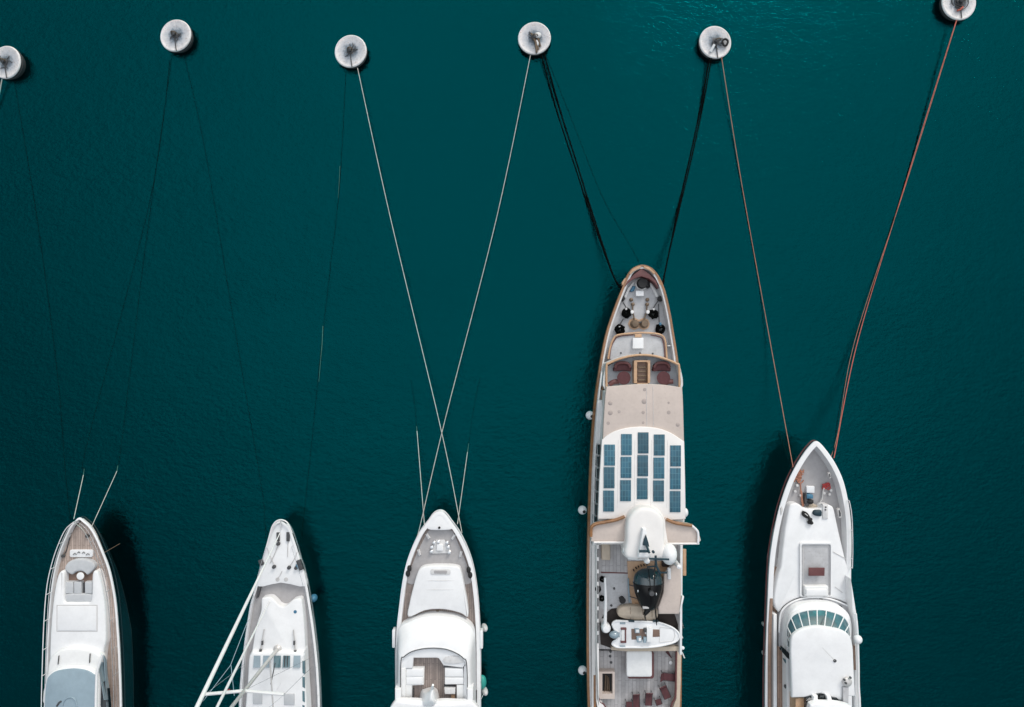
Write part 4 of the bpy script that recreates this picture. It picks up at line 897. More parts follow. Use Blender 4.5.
slab('rail_slot', y4, 'woodrail', f4(183, 502, 198, 502, 200, 900, 185, 900), 4.92, 4.5, r=.02)
sb = MB().prism(rrect(*f4(396, 348)[0], *f4(560, 515)[0], 2.2), 5.5, 5.05, r=.1, crown=.06).build('sun_pad', 'softwhite', y4)
MB().prism(rrect(*f4(404, 352)[0], *f4(572, 526)[0], 2.2), 5.04, 4.15, r=.06).build('sun_pad_base', 'maroonpaint', y4)
MB().ring(f4(218, 480, 320, 480, 320, 655, 218, 655), f4(240, 492, 306, 492, 306, 622, 240, 622), 4.85, 4.15, n=60).build('hatch_frame', 'tan', y4)
hp = slab('hatch_opening', y4, 'black', f4(238, 490, 308, 490, 308, 625, 238, 625), 4.3, 4.15, r=.01)
for k in range(3): a = f4(262 + k * 9, 500 + k * 8, 256 + k * 14, 612); MB().tube([W(*a[0], 4.4), W(*a[1], 4.4)], .05, 5).build('stair_rail', 'bronze', hp)
for x, y in f4(292, 350, 290, 380, 296, 420, 230, 330): lz('deck_fitting', (x, y), 4.15, [(.13, 0), (.11, .08), (0, .09)], 'darkgrey', 10)
for a, b2 in (((655, 350), (685, 392)),): q = f4(*a, *b2); MB().tube([W(*q[0], 4.3), W(*q[1], 4.3)], .14, 6, r1=.03).build('folded_flag', 'maroon', y4)
lz('deck_lamp', f4(678, 420)[0], 4.15, [(.16, 0), (.16, .1), (0, .14)], 'white', 12)
def chair(cx, cy, w, l, ang, label, cat='deck chair', back=True, name='deck_chair'):
    z = 4.15; c = W(cx, cy, z + .4); k = (H - z - .4) / F
    t = thing(name, label, cat, (c.x, c.y, z), 'maroon chairs on the aft deck')
    w *= k * 1.04; l *= k * 1.08; A = R(ang)
    mx = Matrix.Rotation(A, 3, 'Z')
    def pt(x, y, zz): return Vector((c.x, c.y, z)) + mx @ Vector((x, y, zz))
    b = MB(); b.box(pt(0, -l * .08, .42), w * .9, l * .8, .12, ang, .04); b.build('seat', 'maroon', t)
    if back:
        b = MB(); b.plate([pt(-w * .45, l * .30, .46), pt(w * .45, l * .30, .46), pt(w * .45, l * .5, .85), pt(-w * .45, l * .5, .85)], .04); b.build('backrest', 'maroon', t)
    for sx in (-1, 1):
        b = MB(); b.tube([pt(sx * w * .48, -l * .45, .45), pt(sx * w * .48, l * .4, .5)], .03, 6); b.build('side_rail', 'darkgrey', t)
        for sy in (-1, 1):
            b = MB(); b.tube([pt(sx * w * .44, sy * l * .4, 0), pt(sx * w * .44, sy * l * .4, .42)], .03, 6); b.build('leg', 'darkgrey', t)
    return t
q = f4(457, 665)[0]; chair(q[0], q[1], 7, 15, 2, 'maroon lounger, left of the two upright ones at the bottom edge')
q = f4(537, 652)[0]; chair(q[0], q[1], 7, 13.5, -2, 'maroon lounger, right of the two upright ones at the bottom edge')
q = f4(642, 608)[0]; chair(q[0], q[1], 7.4, 14, 24, 'tilted maroon lounger near the right rail')
q = f4(662, 512)[0]; chair(q[0], q[1], 8, 15, 84, 'maroon lounger lying crosswise against the right rail')
q = f4(412, 692)[0]; chair(q[0], q[1], 6.6, 8, 0, 'square maroon seat cut by the bottom edge, leftmost of the deck chairs', 'stool', False, 'deck_stool')
q = f4(600, 672)[0]; o = chair(q[0], q[1], 6, 6.5, 18, 'small faded maroon stool between the lounger and the tilted lounger', 'stool', False, 'deck_stool')
for k, (x, y, lb) in enumerate(((590, 415.3, 'white ball fender beside the beige roof, nearest the bow'), (582.3, 510, 'white ball fender beside the solar panels, middle of three'), (582.5, 670.2, 'white ball fender beside the aft deck, nearest the bottom edge'))):
    c = W(x, y, 1.9); b = MB(); b.ell(c, .43, .43, .43, seg=20, n=12); o = b.build('ball_fender', 'white'); tag(o, lb, 'fender', 'white ball fenders of the classic yacht')
    MB().lathe(c + Vector((.14, -.08, .33)), [(.15, 0), (.15, .10), (.08, .16), (0, .18)], 12).build('fender_neck', 'black', o)
    e = W(590.5, y + 1, 4.2); MB().tube([c + Vector((.14, -.08, .4)), e], .02, 5).build('lanyard', 'black', o)
c = W(685.2, 512.5, 5.5); o = MB().ell(c, .28, .42, .3).build('life_raft', 'white', y4)
for x, y in f4(755, 180, 752, 165): MB().tube([W(x, y, 5.0), W(x + 1.5, y + 3, 4.6)], .04, 5).build('boarding_hook', 'metal', y4)
MB().tube([W(*p, 4.9) for p in f4(752, 355, 768, 392)], .06, 6).build('boarding_hook', 'offwhite', y4)
MB().tube([W(*p, 4.9) for p in f4(745, 235, 756, 265)], .05, 6).build('boarding_hook', 'offwhite', y4)

# ================================================================ white yacht (far right)
g1 = crop(740, 430, 5.05); g2 = crop(740, 567, 5.05); g3 = crop(790, 470, 10.1); g4 = crop(780, 640, 10.55)
y5 = thing('motor_yacht', 'white motor yacht with wide tinted windscreen and red table in its bow recess', 'yacht', (29, -31, 0), 'yachts moored in a row')
st5 = [(443.5, 812.5, 820), (452, 805.2, 827.2), (465, 796.8, 835.7), (481.5, 788.5, 843), (503, 781, 848), (523, 776, 850.4), (545, 772, 851), (568, 769.5, 850.6), (606, 767.8, 850.5), (656, 766, 850.5), (706, 765.4, 850.2), (760, 766, 850), (820, 770, 846)]
hull(y5, st5, (816.2, 441.5), 3.8, 2.9, 'hullwhite', .42, 'white', 'grey', rise=.25, fb=.30, rub='maroonpaint', fmid=.72, rake=3)
railing(y5, sm([(847.5, 500), (850, 515), (851, 545), (850.5, 567)], 4, False), 3.85, .35, r=.05, mid=False, name='side_handrail')
for q in (g1(445, 218, 455, 215, 462, 240, 452, 245), g1(492, 400, 502, 395, 514, 420, 514, 442, 500, 445)):
    slab('mooring_port', y5, 'alloy', q, 3.98, 3.7, r=.02)
    cx_ = sum(p[0] for p in q) / len(q); cy_ = sum(p[1] for p in q) / len(q)
    slab('port_opening', y5, 'darkgrey', [(cx_ + (x - cx_) * .55, cy_ + (y - cy_) * .7) for x, y in q], 4.0, 3.9, r=.005)
slab('mooring_port', y5, 'alloy', g1(205, 395, 213, 385, 217, 405, 208, 430), 3.98, 3.7, r=.02)
slab('foredeck_hatch', y5, 'white', rrect(*g1(337, 284)[0], *g1(377, 318)[0], .5), 3.15, 2.8, r=.04)
slab('windlass_box', y5, 'blue', rrect(*g3(172, 250)[0], *g3(235, 290)[0], .5), 3.6, 2.9, r=.05)
slab('windlass', y5, 'darkgrey', g3(160, 240, 172, 240, 175, 300, 240, 305, 240, 335, 175, 340, 155, 350, 150, 300), 3.5, 2.9, r=.04)
MB().ell(W(*g3(205, 322)[0], 3.5), .30, .22, .25).build('windlass_motor', 'black', y5)
def pile(name, m, q, z, label, cat, r=.06, n=14, s=.35, grp=None):
    b = MB(); P = [W(*p, z) for p in q]
    for j in range(n):
        p = random.choice(P) + Vector((random.uniform(-s, s) * .5, random.uniform(-s, s) * .5, 0)); a0 = random.uniform(0, 6.28); rr = random.uniform(.3, 1) * s
        b.tube(sm([tuple(p + Vector((rr * math.cos(a0 + t), rr * math.sin(a0 + t) * .8, .06 + .12 * random.random()))) for t in (0, 1.1, 2.2, 3.3, 4.4)], 3, False), r, 5)
    return tag(b.build(name, m), label, cat, grp)
pile('rope_pile', 'orange', g3(75, 65, 88, 45, 82, 95, 105, 20), 2.95, 'heap of orange rope on the left of the foredeck', 'rope')
pile('rope_pile', 'red', g3(355, 155, 362, 140, 345, 175), 2.95, 'small heap of red rope on the right of the foredeck', 'rope', s=.3)
pile('rope_pile', 'tan2', g3(195, 380, 225, 375, 240, 370, 180, 385), 3.1, 'beige rope heaped behind the windlass', 'rope', s=.3)
b = MB(); b.tube([W(*p, 3.2) for p in sm(g3(105, 130, 110, 220, 118, 300, 130, 370), 4, False)], .07, 6)
b.tube([W(*p, 3.2) for p in sm(g3(118, 210, 125, 290, 140, 360), 4, False)], .05, 6); tag(b.build('anchor_rope', 'orange'), 'orange rope running aft along the foredeck', 'rope')
b = MB(); b.tube([W(*p, 3.15) for p in sm(g3(345, 180, 330, 230, 325, 290, 290, 340, 240, 380), 4, False)], .06, 6); tag(b.build('anchor_chain', 'alloy'), 'grey chain lying right of the windlass', 'chain')
for x, y in g3(332, 228, 385, 240, 60, 150, 40, 210, 400, 200, 95, 250): MB().lathe(W(x, y, 2.9), [(.10, 0), (.12, .2), (.08, .26), (.13, .34), (0, .36)], 12).build('bollard', 'alloy', y5)
tr5 = sm(g1(248, 395, 256, 378, 275, 370, 300, 375, 330, 395, 400, 398, 415, 380, 440, 376, 462, 384, 475, 400, 490, 470, 515, 580, 545, 700), 4, False)
tr5 += sm(g2(548, 8, 562, 70, 572, 140, 560, 190, 500, 168, 440, 155, 385, 150, 330, 152, 270, 168, 220, 200, 196, 230, 172, 180, 180, 100, 196, 30), 3, False) + g1(208, 690, 216, 600, 228, 500)
slab('coachroof', y5, 'white', tr5, 3.9, 2.8, r=.16, crown=.0)
MB().tube([W(*p, 3.25) for p in sm(g1(266, 384, 250, 410, 236, 480, 222, 570, 213, 670), 4, False)], .10, 8).build('side_window', 'darkglass', y5)
for q in ((258, 395, 246, 420, 228, 520, 216, 640),): pass
slab('cabin_side', y5, 'grey', g1(196, 560, 205, 560, 200, 690, 190, 690), 3.0, 2.8, r=.01)
slab('anchor_box', y5, 'offwhite', rrect(*g3(330, 345)[0], *g3(385, 495)[0], .4), 4.0, 3.6, r=.04)
for x, y in g3(362, 375, 360, 402): MB().box(W(x, y, 4.04), .14, .12, .08).build('switch', 'darkgrey', y5)
o = MB().prism(sm(g3(235, 440, 250, 410, 290, 405, 322, 412, 322, 462, 300, 470, 255, 462), 3), 4.15, 3.9, r=.10, crown=.05).build('canvas_bag', 'mastblue'); tag(o, 'dark teal bag on the white deck behind the windlass', 'bag')
b = MB(); b.tube([W(*p, 4.05) for p in sm(g3(140, 415, 132, 445, 160, 470, 190, 480, 200, 510, 188, 530, 220, 538), 4, False)], .13, 8)
b.tube([W(*p, 4.12) for p in sm(g3(150, 430, 175, 455, 195, 490, 215, 525), 4, False)], .14, 8)
for x, y in g3(145, 450, 205, 498, 215, 535): b.ell(W(x, y, 4.08), .2, .16, .14)
tag(b.build('black_hose', 'black'), 'bunched black hose lying on the white deck beside the teal bag', 'hose')
for x in g3(120, 440)[:1]: MB().tube([W(*g3(180, 462)[0], 4.24), W(*g3(150, 440)[0], 4.24)], .05, 6).build('hose_clip', 'alloy', y5)
# bow recess
slab('recess_floor', y5, 'lgrey', rrect(*g1(308, 574)[0], *g2(462, 160)[0], 1.2), 3.93, 3.8, r=.005)
MB().ring(rrect(*g1(304, 570)[0], *g2(466, 150)[0], 1.4), rrect(*g1(311, 577)[0], *g2(459, 146)[0], 1.2), 4.12, 3.8).build('recess_coaming', 'white', y5)
MB().ring(rrect(*g1(318, 586)[0], *g2(452, 130)[0], 1.2), rrect(*g1(321, 589)[0], *g2(449, 127)[0], 1.2), 3.96, 3.9).build('floor_seam', 'alloy', y5)
tb = slab('table', y5, 'maroonpaint', g2(348, 4, 428, 4, 427, 45, 347, 45), 4.45, 4.37, r=.02, label='dark red table top')
MB().tube([W(816.5, 572, 3.9), W(816.5, 572, 4.38)], .08).build('table_leg', 'metal', tb)
sfa = slab('recess_sofa', y5, 'softwhite', rrect(*g2(326, 96)[0], *g2(448, 150)[0], 1.4), 4.4, 3.9, r=.12)
slab('sofa_cushion', sfa, 'white', rrect(*g2(334, 112)[0], *g2(440, 146)[0], 1.2), 4.52, 4.3, r=.08)
b = MB(); a = g1(470, 615, 535, 650); b.tube([W(*a[0], 3.93), W(*a[1], 3.93)], .03, 5); b.build('deck_seam', 'alloy', y5)
a = g2(480, 100, 518, 130); MB().tube([W(*a[0], 3.93), W(*a[1], 3.93)], .03, 5).build('deck_seam', 'alloy', y5)
# walkway round the wheelhouse
wk = sm(g2(198, 300, 203, 245, 225, 205, 270, 174, 330, 156, 390, 153, 450, 160, 510, 180, 555, 206, 582, 245, 588, 300), 4, False) + g2(588, 1100, 190, 1100)
slab('walkway', y5, 'lgrey', wk, 4.0, 2.8, r=.01)
MB().tube([W(*p, 4.1) for p in sm(g2(198, 330, 203, 245, 225, 205, 270, 174, 330, 156, 390, 153, 450, 160, 510, 180, 555, 206, 582, 245, 588, 300, 588, 500), 4, False)], .08, 8).build('walkway_coaming', 'white', y5)
for q in ((402, 153, 418, 153, 418, 180, 402, 180), (500, 190, 515, 198, 522, 222, 506, 220)): slab('walkway_mat', y5, 'black', g2(*q), 4.06, 3.9, r=.02)
wh = sm(g2(233, 420, 232, 320, 246, 255, 280, 205, 335, 186, 400, 180, 460, 186, 515, 205, 555, 245, 568, 300), 4, False) + g2(572, 1080, 236, 1080)
slab('wheelhouse', y5, 'white', wh, 5.0, 2.9, r=.2)
slab('wheelhouse_top', y5, 'white', sm(g2(238, 700, 236, 400, 238, 300, 262, 240, 335, 210, 430, 210, 515, 236, 556, 290, 562, 400, 568, 700), 3, False) + g2(568, 1060, 238, 1060), 5.25, 4.9, r=.1)
PO = sm(g2(238, 395, 236, 330, 242, 285, 272, 240, 335, 219, 385, 215, 432, 218, 510, 243, 548, 285, 556, 340), 4, False)
PI = sm(g2(256, 425, 258, 375, 268, 345, 305, 318, 350, 304, 395, 299, 440, 304, 495, 314, 535, 330, 556, 352), 4, False)
n = 12
po = [Vector(PO[0])] ; 
def rs(P, n):
    P = [Vector(p) for p in P]; L = [0]
    for a, b_ in zip(P, P[1:]): L.append(L[-1] + (b_ - a).length)
    out = []; j = 0
    for k in range(n + 1):
        t = L[-1] * k / n
        while j < len(L) - 2 and L[j + 1] < t: j += 1
        out.append(P[j].lerp(P[j + 1], (t - L[j]) / (L[j + 1] - L[j])))
    return out
po, pi_ = rs(PO, 33), rs(PI, 33)
b = MB()
b.rings([[W(*p, 5.3) for p in po], [W(*p.lerp(q, .5), 6.1) for p, q in zip(po, pi_)], [W(*q, 6.7) for q in pi_]], False, False, closed=False)
ws = b.build('windscreen', 'glass', y5)
for k in range(0, 34, 3):
    p, q = po[k], pi_[k]
    MB().tube([W(*p, 5.32), W(*p.lerp(q, .5), 6.12), W(*q, 6.73)], .055, 6).build('mullion', 'white', ws)
MB().tube([W(*p, 5.32) for p in po], .07, 6).build('lower_frame', 'white', ws)
for x, y, x2, y2_ in ((410, 290, 432, 240), (465, 305, 480, 262)):
    a = g2(x, y, x2, y2_); MB().tube([W(*a[0], 6.75), W(*a[1], 6.2)], .025, 5).build('wiper', 'darkgrey', ws)
ht = sm(g2(256, 425, 258, 375, 268, 345, 305, 318, 350, 304, 395, 299, 440, 304, 495, 314, 535, 330, 556, 352, 568, 385, 573, 420), 4, False) + g2(580, 600, 585, 655, 520, 652, 518, 680, 410, 640, 395, 642, 330, 660, 262, 662)
slab('hardtop', y5, 'white', ht, 6.95, 6.6, r=.16, crown=.12)
MB().lathe(W(*g4(577, 217)[0], 7.05), [(.14, 0), (.14, .08), (.05, .12), (0, .13)], 12).build('antenna_base', 'darkgrey', y5)
MB().tube([W(*g4(577, 217)[0], 7.15), W(*g4(445, 80)[0], 7.6)], .018, 5).build('whip_antenna', 'alloy', y5)
slab('side_strut', y5, 'darkglass', g2(205, 420, 215, 403, 252, 440, 252, 468, 240, 462), 5.3, 4.9, r=.03)
slab('side_window', y5, 'glass', sm(g2(218, 462, 230, 468, 238, 488, 228, 485), 2), 5.06, 4.9, r=.02)
for x, y in g2(230, 605, 243, 690): slab('deck_vent', y5, 'darkgrey', circ(x, y, 1.1, 12, 1.9), 5.06, 4.9, r=.02)
MB().prism(g2(186, 0, 186, 1100, 140, 1100, 142, 500, 150, 200, 155, 0), 3.1, 2.7, r=.01).build('side_deck', 'teak5', y5)
MB().prism(g2(170, 240, 186, 240, 188, 1100, 170, 1100), 4.1, 2.8, r=.04).build('side_coaming', 'white', y5)
slab('inner_side_deck', y5, 'teak5', g2(188, 400, 216, 410, 220, 1100, 188, 1100), 4.05, 3.9, r=.01)
slab('wood_cap_strip', y5, 'teak5', g2(152, 160, 166, 160, 160, 300, 158, 500, 158, 1100, 140, 1100, 141, 500, 144, 300), 3.93, 3.5, r=.01)
slab('right_side_deck', y5, 'teak5', g2(570, 400, 582, 400, 586, 520, 575, 520), 5.15, 4.9, r=.01)
MB().tube([W(*p, 5.4) for p in sm(g2(583, 235, 592, 330, 597, 500, 598, 600, 604, 720, 604, 1050), 3, False)], .12, 8).build('side_bulwark', 'white', y5)
slab('side_wall', y5, 'white', g2(560, 60, 574, 140, 588, 232, 597, 330, 598, 500, 598, 640, 604, 720, 604, 1080, 580, 1080, 580, 300, 565, 200), 5.0, 3.0, r=.08)
MB().ell(W(*g2(594, 366)[0], 5.9), .42, .42, .35).build('searchlight', 'white', y5)
# lower right and bottom bits
slab('aft_panel', y5, 'lgrey', g4(665, 500, 727, 500, 722, 720, 668, 720), 7.2, 6.7, r=.03)
MB().lathe(W(*g4(700, 435)[0], 7.0), [(.42, 0), (.42, .2), (.3, .32), (0, .36)], 18).build('sensor_dome', 'alloy', y5)
for x, y in g4(738, 392, 690, 450, 675, 415): MB().lathe(W(x, y, 7.3), [(.1, 0), (.1, .14), (0, .16)], 10).build('sensor_knob', 'darkgrey', y5)
slab('aft_seat', y5, 'lightwood', g4(165, 620, 255, 612, 262, 900, 165, 900), 6.6, 5.2, r=.05)
slab('aft_floor', y5, 'teak5', g4(160, 600, 640, 600, 700, 640, 700, 1300, 160, 1300), 5.4, 5.2, r=.01)
for q in ((275, 615, 355, 595, 350, 640, 300, 665, 270, 655), (425, 588, 475, 588, 500, 662, 402, 662), (540, 605, 600, 610, 625, 635, 620, 662, 570, 655)):
    slab('roof_vent', y5, 'darkglass', g4(*q), 7.06, 6.7, r=.02)
for x in (300, 318, 334): MB().tube([W(*g4(x - 20, 640)[0], 7.1), W(*g4(x + 15, 610)[0], 7.1)], .03, 5).build('vent_slat', 'alloy', y5)
aa = sm(g4(318, 712, 340, 680, 400, 664, 500, 664, 600, 668, 680, 682, 740, 700, 760, 730, 740, 900, 320, 900), 3)
slab('radar_arch', y5, 'white', aa, 7.9, 7.3, r=.15, crown=.08)
for q in ((360, 600, 400, 590, 405, 700, 330, 700), (495, 590, 540, 600, 570, 690, 510, 700)): slab('arch_strut', y5, 'white', g4(*q), 7.4, 6.8, r=.06)
for x in (340, 720): MB().prism(g4(x, 720, x + 30, 720, x + 30, 860, x, 860), 7.4, 5.3).build('arch_leg', 'white', y5)
slab('stern_roof', y5, 'white', g4(255, 900, 760, 900, 760, 1350, 255, 1350), 6.6, 5.3, r=.1)
for k, yy in enumerate((624, 653)):
    c = W(763.5, yy, 1.1); b = MB(); b.ell(c, .16, .2, .4); b.tube([c, W(766, yy, 3.7)], .02, 5)
    tag(b.build('small_fender', 'alloy'), 'small grey fender at the left side of the windscreen yacht, %s' % ('upper', 'lower')[k], 'fender', 'fenders along the yachts')

# ================================================================ mooring buoys
def buoy(px, py, tx, ty, label, seed, r=1.63, eye=True, extra=None):
    random.seed(seed)
    z = .76; c = W(px, py, z); c.z = 0
    t = thing('mooring_buoy', label, 'buoy', tuple(c), 'large white mooring buoys'); c = c + Vector((0, 0, .14))
    rot = Matrix.Rotation(R(tx), 3, 'X') @ Matrix.Rotation(R(ty), 3, 'Y')
    def bld(name, m, prof, seg=40, off=(0, 0, 0), smooth=40):
        b = MB(); b.lathe(c + rot @ Vector(off), prof, seg, rot); return b.build(name, m, t, smooth)
    bld('float', 'buoyside', [(r * .7, -.7), (r * .84, -.3), (r * .97, .40), (r * .985, .5)])
    bld('rubber_band', 'darkgrey', [(r * .93, .12), (r * .96, .15), (r * .98, .24), (r * .95, .27)])
    bld('top_plate', 'buoy', [(r * .985, .46), (r, .52), (r * .98, .60), (r * .93, .64), (r * .90, .61), (.5, .66), (.3, .68), (0, .68)], 48)
    e = bld('mooring_post', 'darkgrey', [(.34, .66), (.34, .74), (.2, .78), (.17, 1.0), (.23, 1.04), (.16, 1.1), (0, 1.11)], 18)
    b = MB(); ring = []
    for k in range(16):
        a = 2 * math.pi * k / 16; ring.append(c + rot @ Vector((.12 + .22 * math.cos(a), .05 * math.sin(a), 1.12 + .22 * math.sin(a))))
    b.loop(ring, .05); b.build('eye_ring', 'bronze', e)
    for k in range(6):
        b = MB()
        a0 = random.uniform(0, 6.28); q0 = random.uniform(.25, .4); q1 = random.uniform(.5, .85)
        b.tube([c + rot @ Vector((q * math.cos(a0 + s), q * math.sin(a0 + s), .72)) for q, s in ((q0, 0), ((q0 + q1) / 2, random.uniform(-.3, .3)), (q1, random.uniform(-.6, .6)))], .035, 5)
        b.build('loose_chain', 'darkgrey', t)
    b = MB(); b.tube([c + rot @ Vector((.05, -.3, .75)), c + rot @ Vector((.1, -.9, .73)), c + rot @ Vector((.2, -1.62, .70))], .05, 6); b.build('pendant_rope', 'darkgrey', t)
    return t, c, rot
b1 = buoy(6.5, 62, 0, -9, 'white mooring buoy at the left edge, tilted with its dark band showing', 1)
b2 = buoy(176, 35.5, -3, -7, 'white mooring buoy, second from the left, with no rope above water', 2)
b3 = buoy(351, 51, -1, -6, 'white mooring buoy holding one pale rope down to the right', 3)
b4 = buoy(534.7, 38, -1, -3, 'white mooring buoy with a pale rope and black ropes and bundled gear on top', 4)
b5 = buoy(715, 42, -1, 5, 'white mooring buoy with a black ring lying on its top', 5)
b6 = buoy(959, 2, 0, 3, 'white mooring buoy cut by the top edge, heaped with dark rope', 6, r=1.76)
# gear on the buoys
t, c, rot = b4
b = MB()
for x0, y0, x1, y1_, rr in ((-.35, .35, -.05, -.2, .1), (-.2, .1, .35, -1.2, .12), (.2, .2, .55, -.9, .10), (0, -.1, .2, -1.5, .09)):
    b.tube([c + Vector((x0, y0, .85)), c + Vector(((x0 + x1) / 2, (y0 + y1_) / 2, .95)), c + Vector((x1, y1_, .74))], rr, 7)
b.build('rope_bundle', 'bronze', t)
b = MB(); b.ell(c + Vector((.3, .12, .95)), .36, .30, .2); b.ell(c + Vector((.22, -.6, .86)), .2, .34, .13); b.build('canvas_wrap', 'offwhite', t)
t, c, rot = b5
o = b_ = MB(); pt = [c + Vector((.95 + .26 * math.cos(a) * (1 + .15 * math.sin(3 * a)), -.12 + .33 * math.sin(a), .80)) for a in [2 * math.pi * k / 14 for k in range(14)]]
b_.loop(pt, .11, 8); tag(b_.build('rubber_ring', 'black'), 'black rubber ring lying on the buoy that holds black and brown ropes', 'ring')
b = MB(); b.tube([c + Vector((-.15, -.4, .95)), c + Vector((-.5, -1.05, .8))], .13, 8); b.build('rope_sleeve', 'white', t)
t, c, rot = b6
b = MB()
for j in range(22):
    a0 = random.uniform(0, 6.28); q = random.uniform(.2, .85)
    b.tube(sm([tuple(c + Vector((q * math.cos(a0 + s), q * math.sin(a0 + s), .75 + .08 * random.random()))) for s in (0, .5, 1, 1.5)], 3, False), .05, 5)
b.build('rope_heap', 'darkgrey', t)
b = MB(); b.tube([c + Vector((-.3, -.95, .8)), c + Vector((0, -.85, .85)), c + Vector((.25, -.6, .85))], .09, 6); b.build('rope_heap', 'ropered', t)

# ================================================================ mooring lines
def rope(name, m, pts, r, label, n=36, cat='mooring rope', group='mooring ropes', w=True):
    """pts: list of (px, py, z); drawn as a smooth line through them"""
    P = [tuple(W(*p)) for p in pts]
    q = [(a_, b_, max(c_, .014)) for a_, b_, c_ in sm(P, n // max(1, len(P) - 1) + 2, False)]
    return MB().tube(q, r * .68, 6).build(name, m), label, cat, group
def R1(*a, **k):
    o, l, c_, g = rope(*a, **k); return tag(o, l, c_, g)
R1('mooring_rope', 'ropewhite', [(357.5, 68, .7), (390, 216, .6), (440, 425, 1.6), (459.5, 520, 3.0), (461.8, 533, 3.3)], .056, 'pale rope from the third buoy to the right bow of the flybridge yacht')
R1('mooring_rope', 'ropewhite', [(530.5, 55, .7), (497, 216, .6), (445, 420, 1.6), (421.5, 520, 3.0), (417.3, 536, 3.3)], .056, 'pale rope from the fourth buoy to the left bow of the flybridge yacht')
def dipping(m, a, dip, sub, far, label, r=.052):
    o = R1('mooring_rope', m, [a, ((a[0] + dip[0]) / 2, (a[1] + dip[1]) / 2, a[2] * .42), dip], r, label)
    d2 = (dip[0] + (sub[0] - dip[0]) * .18, dip[1] + (sub[1] - dip[1]) * .18, -.12)
    sub = (sub[0], sub[1], .012); far = [(a_, b_, .012) for a_, b_, c_ in far]
    d2 = (d2[0], d2[1], .012)
    WLq = MB().tube([W(*dip), W(*d2)], r * .68, 6, r1=r * .5).build('wet_section', 'ropegreen', o)
    pts = [tuple(W(*p)) for p in (d2, sub, *far)]
    MB().tube(sm(pts, 10, False), .024 if len(far) > 1 else .018, 6).build('reflected_section', 'weed_and_reflection', o)  # thin dark line on the surface, painting in the sunken rope's reflection
    return o
dipping('ropewhite', (424.5, 526, 3.2), (417, 431, .0), (414.5, 404, -2.2), [(411, 380, 0)], 'short pale rope from the flybridge yacht dipping into the water on its left')
dipping('ropewhite', (457.5, 524, 3.2), (467.5, 452, .0), (474.5, 404, -2.2), [(480, 378, 0)], 'short pale rope from the flybridge yacht dipping into the water on its right')
dipping('ropewhite', (73.8, 519, 2.9), (83.4, 475, 0), (88, 440, -1.0), [(150, 200, -3.5), (170, 60, -.2)], 'rope from the bow of the dark hulled yacht that dips near the water, left one')
dipping('ropewhite', (91.5, 527, 2.9), (117, 471, 0), (122, 440, -.6), [(145, 250, -1.6), (172, 55, -.1)], 'rope from the bow of the dark hulled yacht that dips near the water, right one')
R1('mooring_rope', 'weed_and_reflection', [(14, 80, .015), (38, 225, .015), (58, 380, .015), (70, 515, .015), (71.5, 530, 2.5)], .036, 'faint dark rope reflection from the leftmost buoy to the dark hulled yacht')  # dark tube lying on the water, drawn as a rope's reflection
R1('mooring_rope', 'weed_and_reflection', [(184, 55, .015), (205, 150, .015), (235, 330, .015), (262, 490, .015), (265, 525, .015), (267, 556, 1.0)], .036, 'faint dark rope reflection from the second buoy to the sailing yacht')  # reflection again drawn as a thin dark tube on the surface
o = R1('mooring_rope', 'weed_and_reflection', [(346, 69, .015), (340, 180, .015), (331, 262, .015), (321, 350, .015), (312, 440, .015), (305, 505, .015), (302, 530, .015), (298, 562, 1.0)], .036, 'faint rope lying in the water between the third buoy and the sailing yacht')
MB().tube([W(*p) for p in sm([(322.9, 326, .01), (322, 345, .03), (320.6, 360, .03), (318.9, 382, .01)], 6, False)], .045, 6, r1=.012).build('floating_section', 'ropegreen', o)
MB().tube([W(*p) for p in sm([(339.9, 166, .01), (339.2, 182, .03), (338, 198, .01)], 6, False)], .028, 6, r1=.01).build('floating_section', 'ropegreen', o)
R1('mooring_rope', 'ropeblack', [(544, 53, .6), (563, 120, .02), (585, 190, .02), (612, 272, 2.2), (621.5, 290, 4.5)], .11, 'black rope from the fourth buoy to the bow of the classic yacht, outer one')
R1('mooring_rope', 'ropeblack', [(541, 54, .6), (559, 118, .02), (582, 188, .02), (610, 268, 2.0), (621.5, 288, 4.5)], .10, 'black rope from the fourth buoy to the bow of the classic yacht, inner one')
R1('mooring_rope', 'weed_and_reflection', [(546, 56, .015), (572, 120, .015), (604, 200, .015), (640, 265, .015), (641, 300, .015)], .036, 'faint reflected line beside the black ropes of the fourth buoy')  # dark tube laid on the water as the black ropes' reflection
R1('mooring_rope', 'ropeblack', [(709.5, 58, .7), (698, 120, .04), (680, 200, .1), (665, 272, 2.4), (662, 284, 4.5)], .11, 'black rope from the fifth buoy to the bow of the classic yacht, left one')
R1('mooring_rope', 'ropeblack', [(711.5, 58, .7), (700, 120, .06), (682, 198, .1), (667, 262, 2.4), (663.5, 284, 4.5)], .09, 'black rope from the fifth buoy to the bow of the classic yacht, right one')
R1('mooring_rope', 'roperust', [(721.5, 57, .7), (741, 180, .15), (768, 330, .5), (793, 467, 3.9)], .06, 'rust brown rope from the fifth buoy to the rightmost yacht')
R1('mooring_rope', 'weed_and_reflection', [(779, 432, .0), (786, 452, 1.6), (792, 470, 3.9)], .06, 'thin dark rope at the left bow of the rightmost yacht')
R1('mooring_rope', 'ropered', [(956.5, 20, .8), (905, 185, .12), (858, 340, .5), (834, 458, 3.9)], .064, 'red rope from the rightmost buoy to the rightmost yacht, inner strand')
R1('mooring_rope', 'roperust', [(957, 20, .8), (906, 184, .14), (855, 340, .5), (838.5, 430, 2.5), (831, 457, 3.9)], .042, 'rust brown strand beside the red rope to the rightmost yacht')
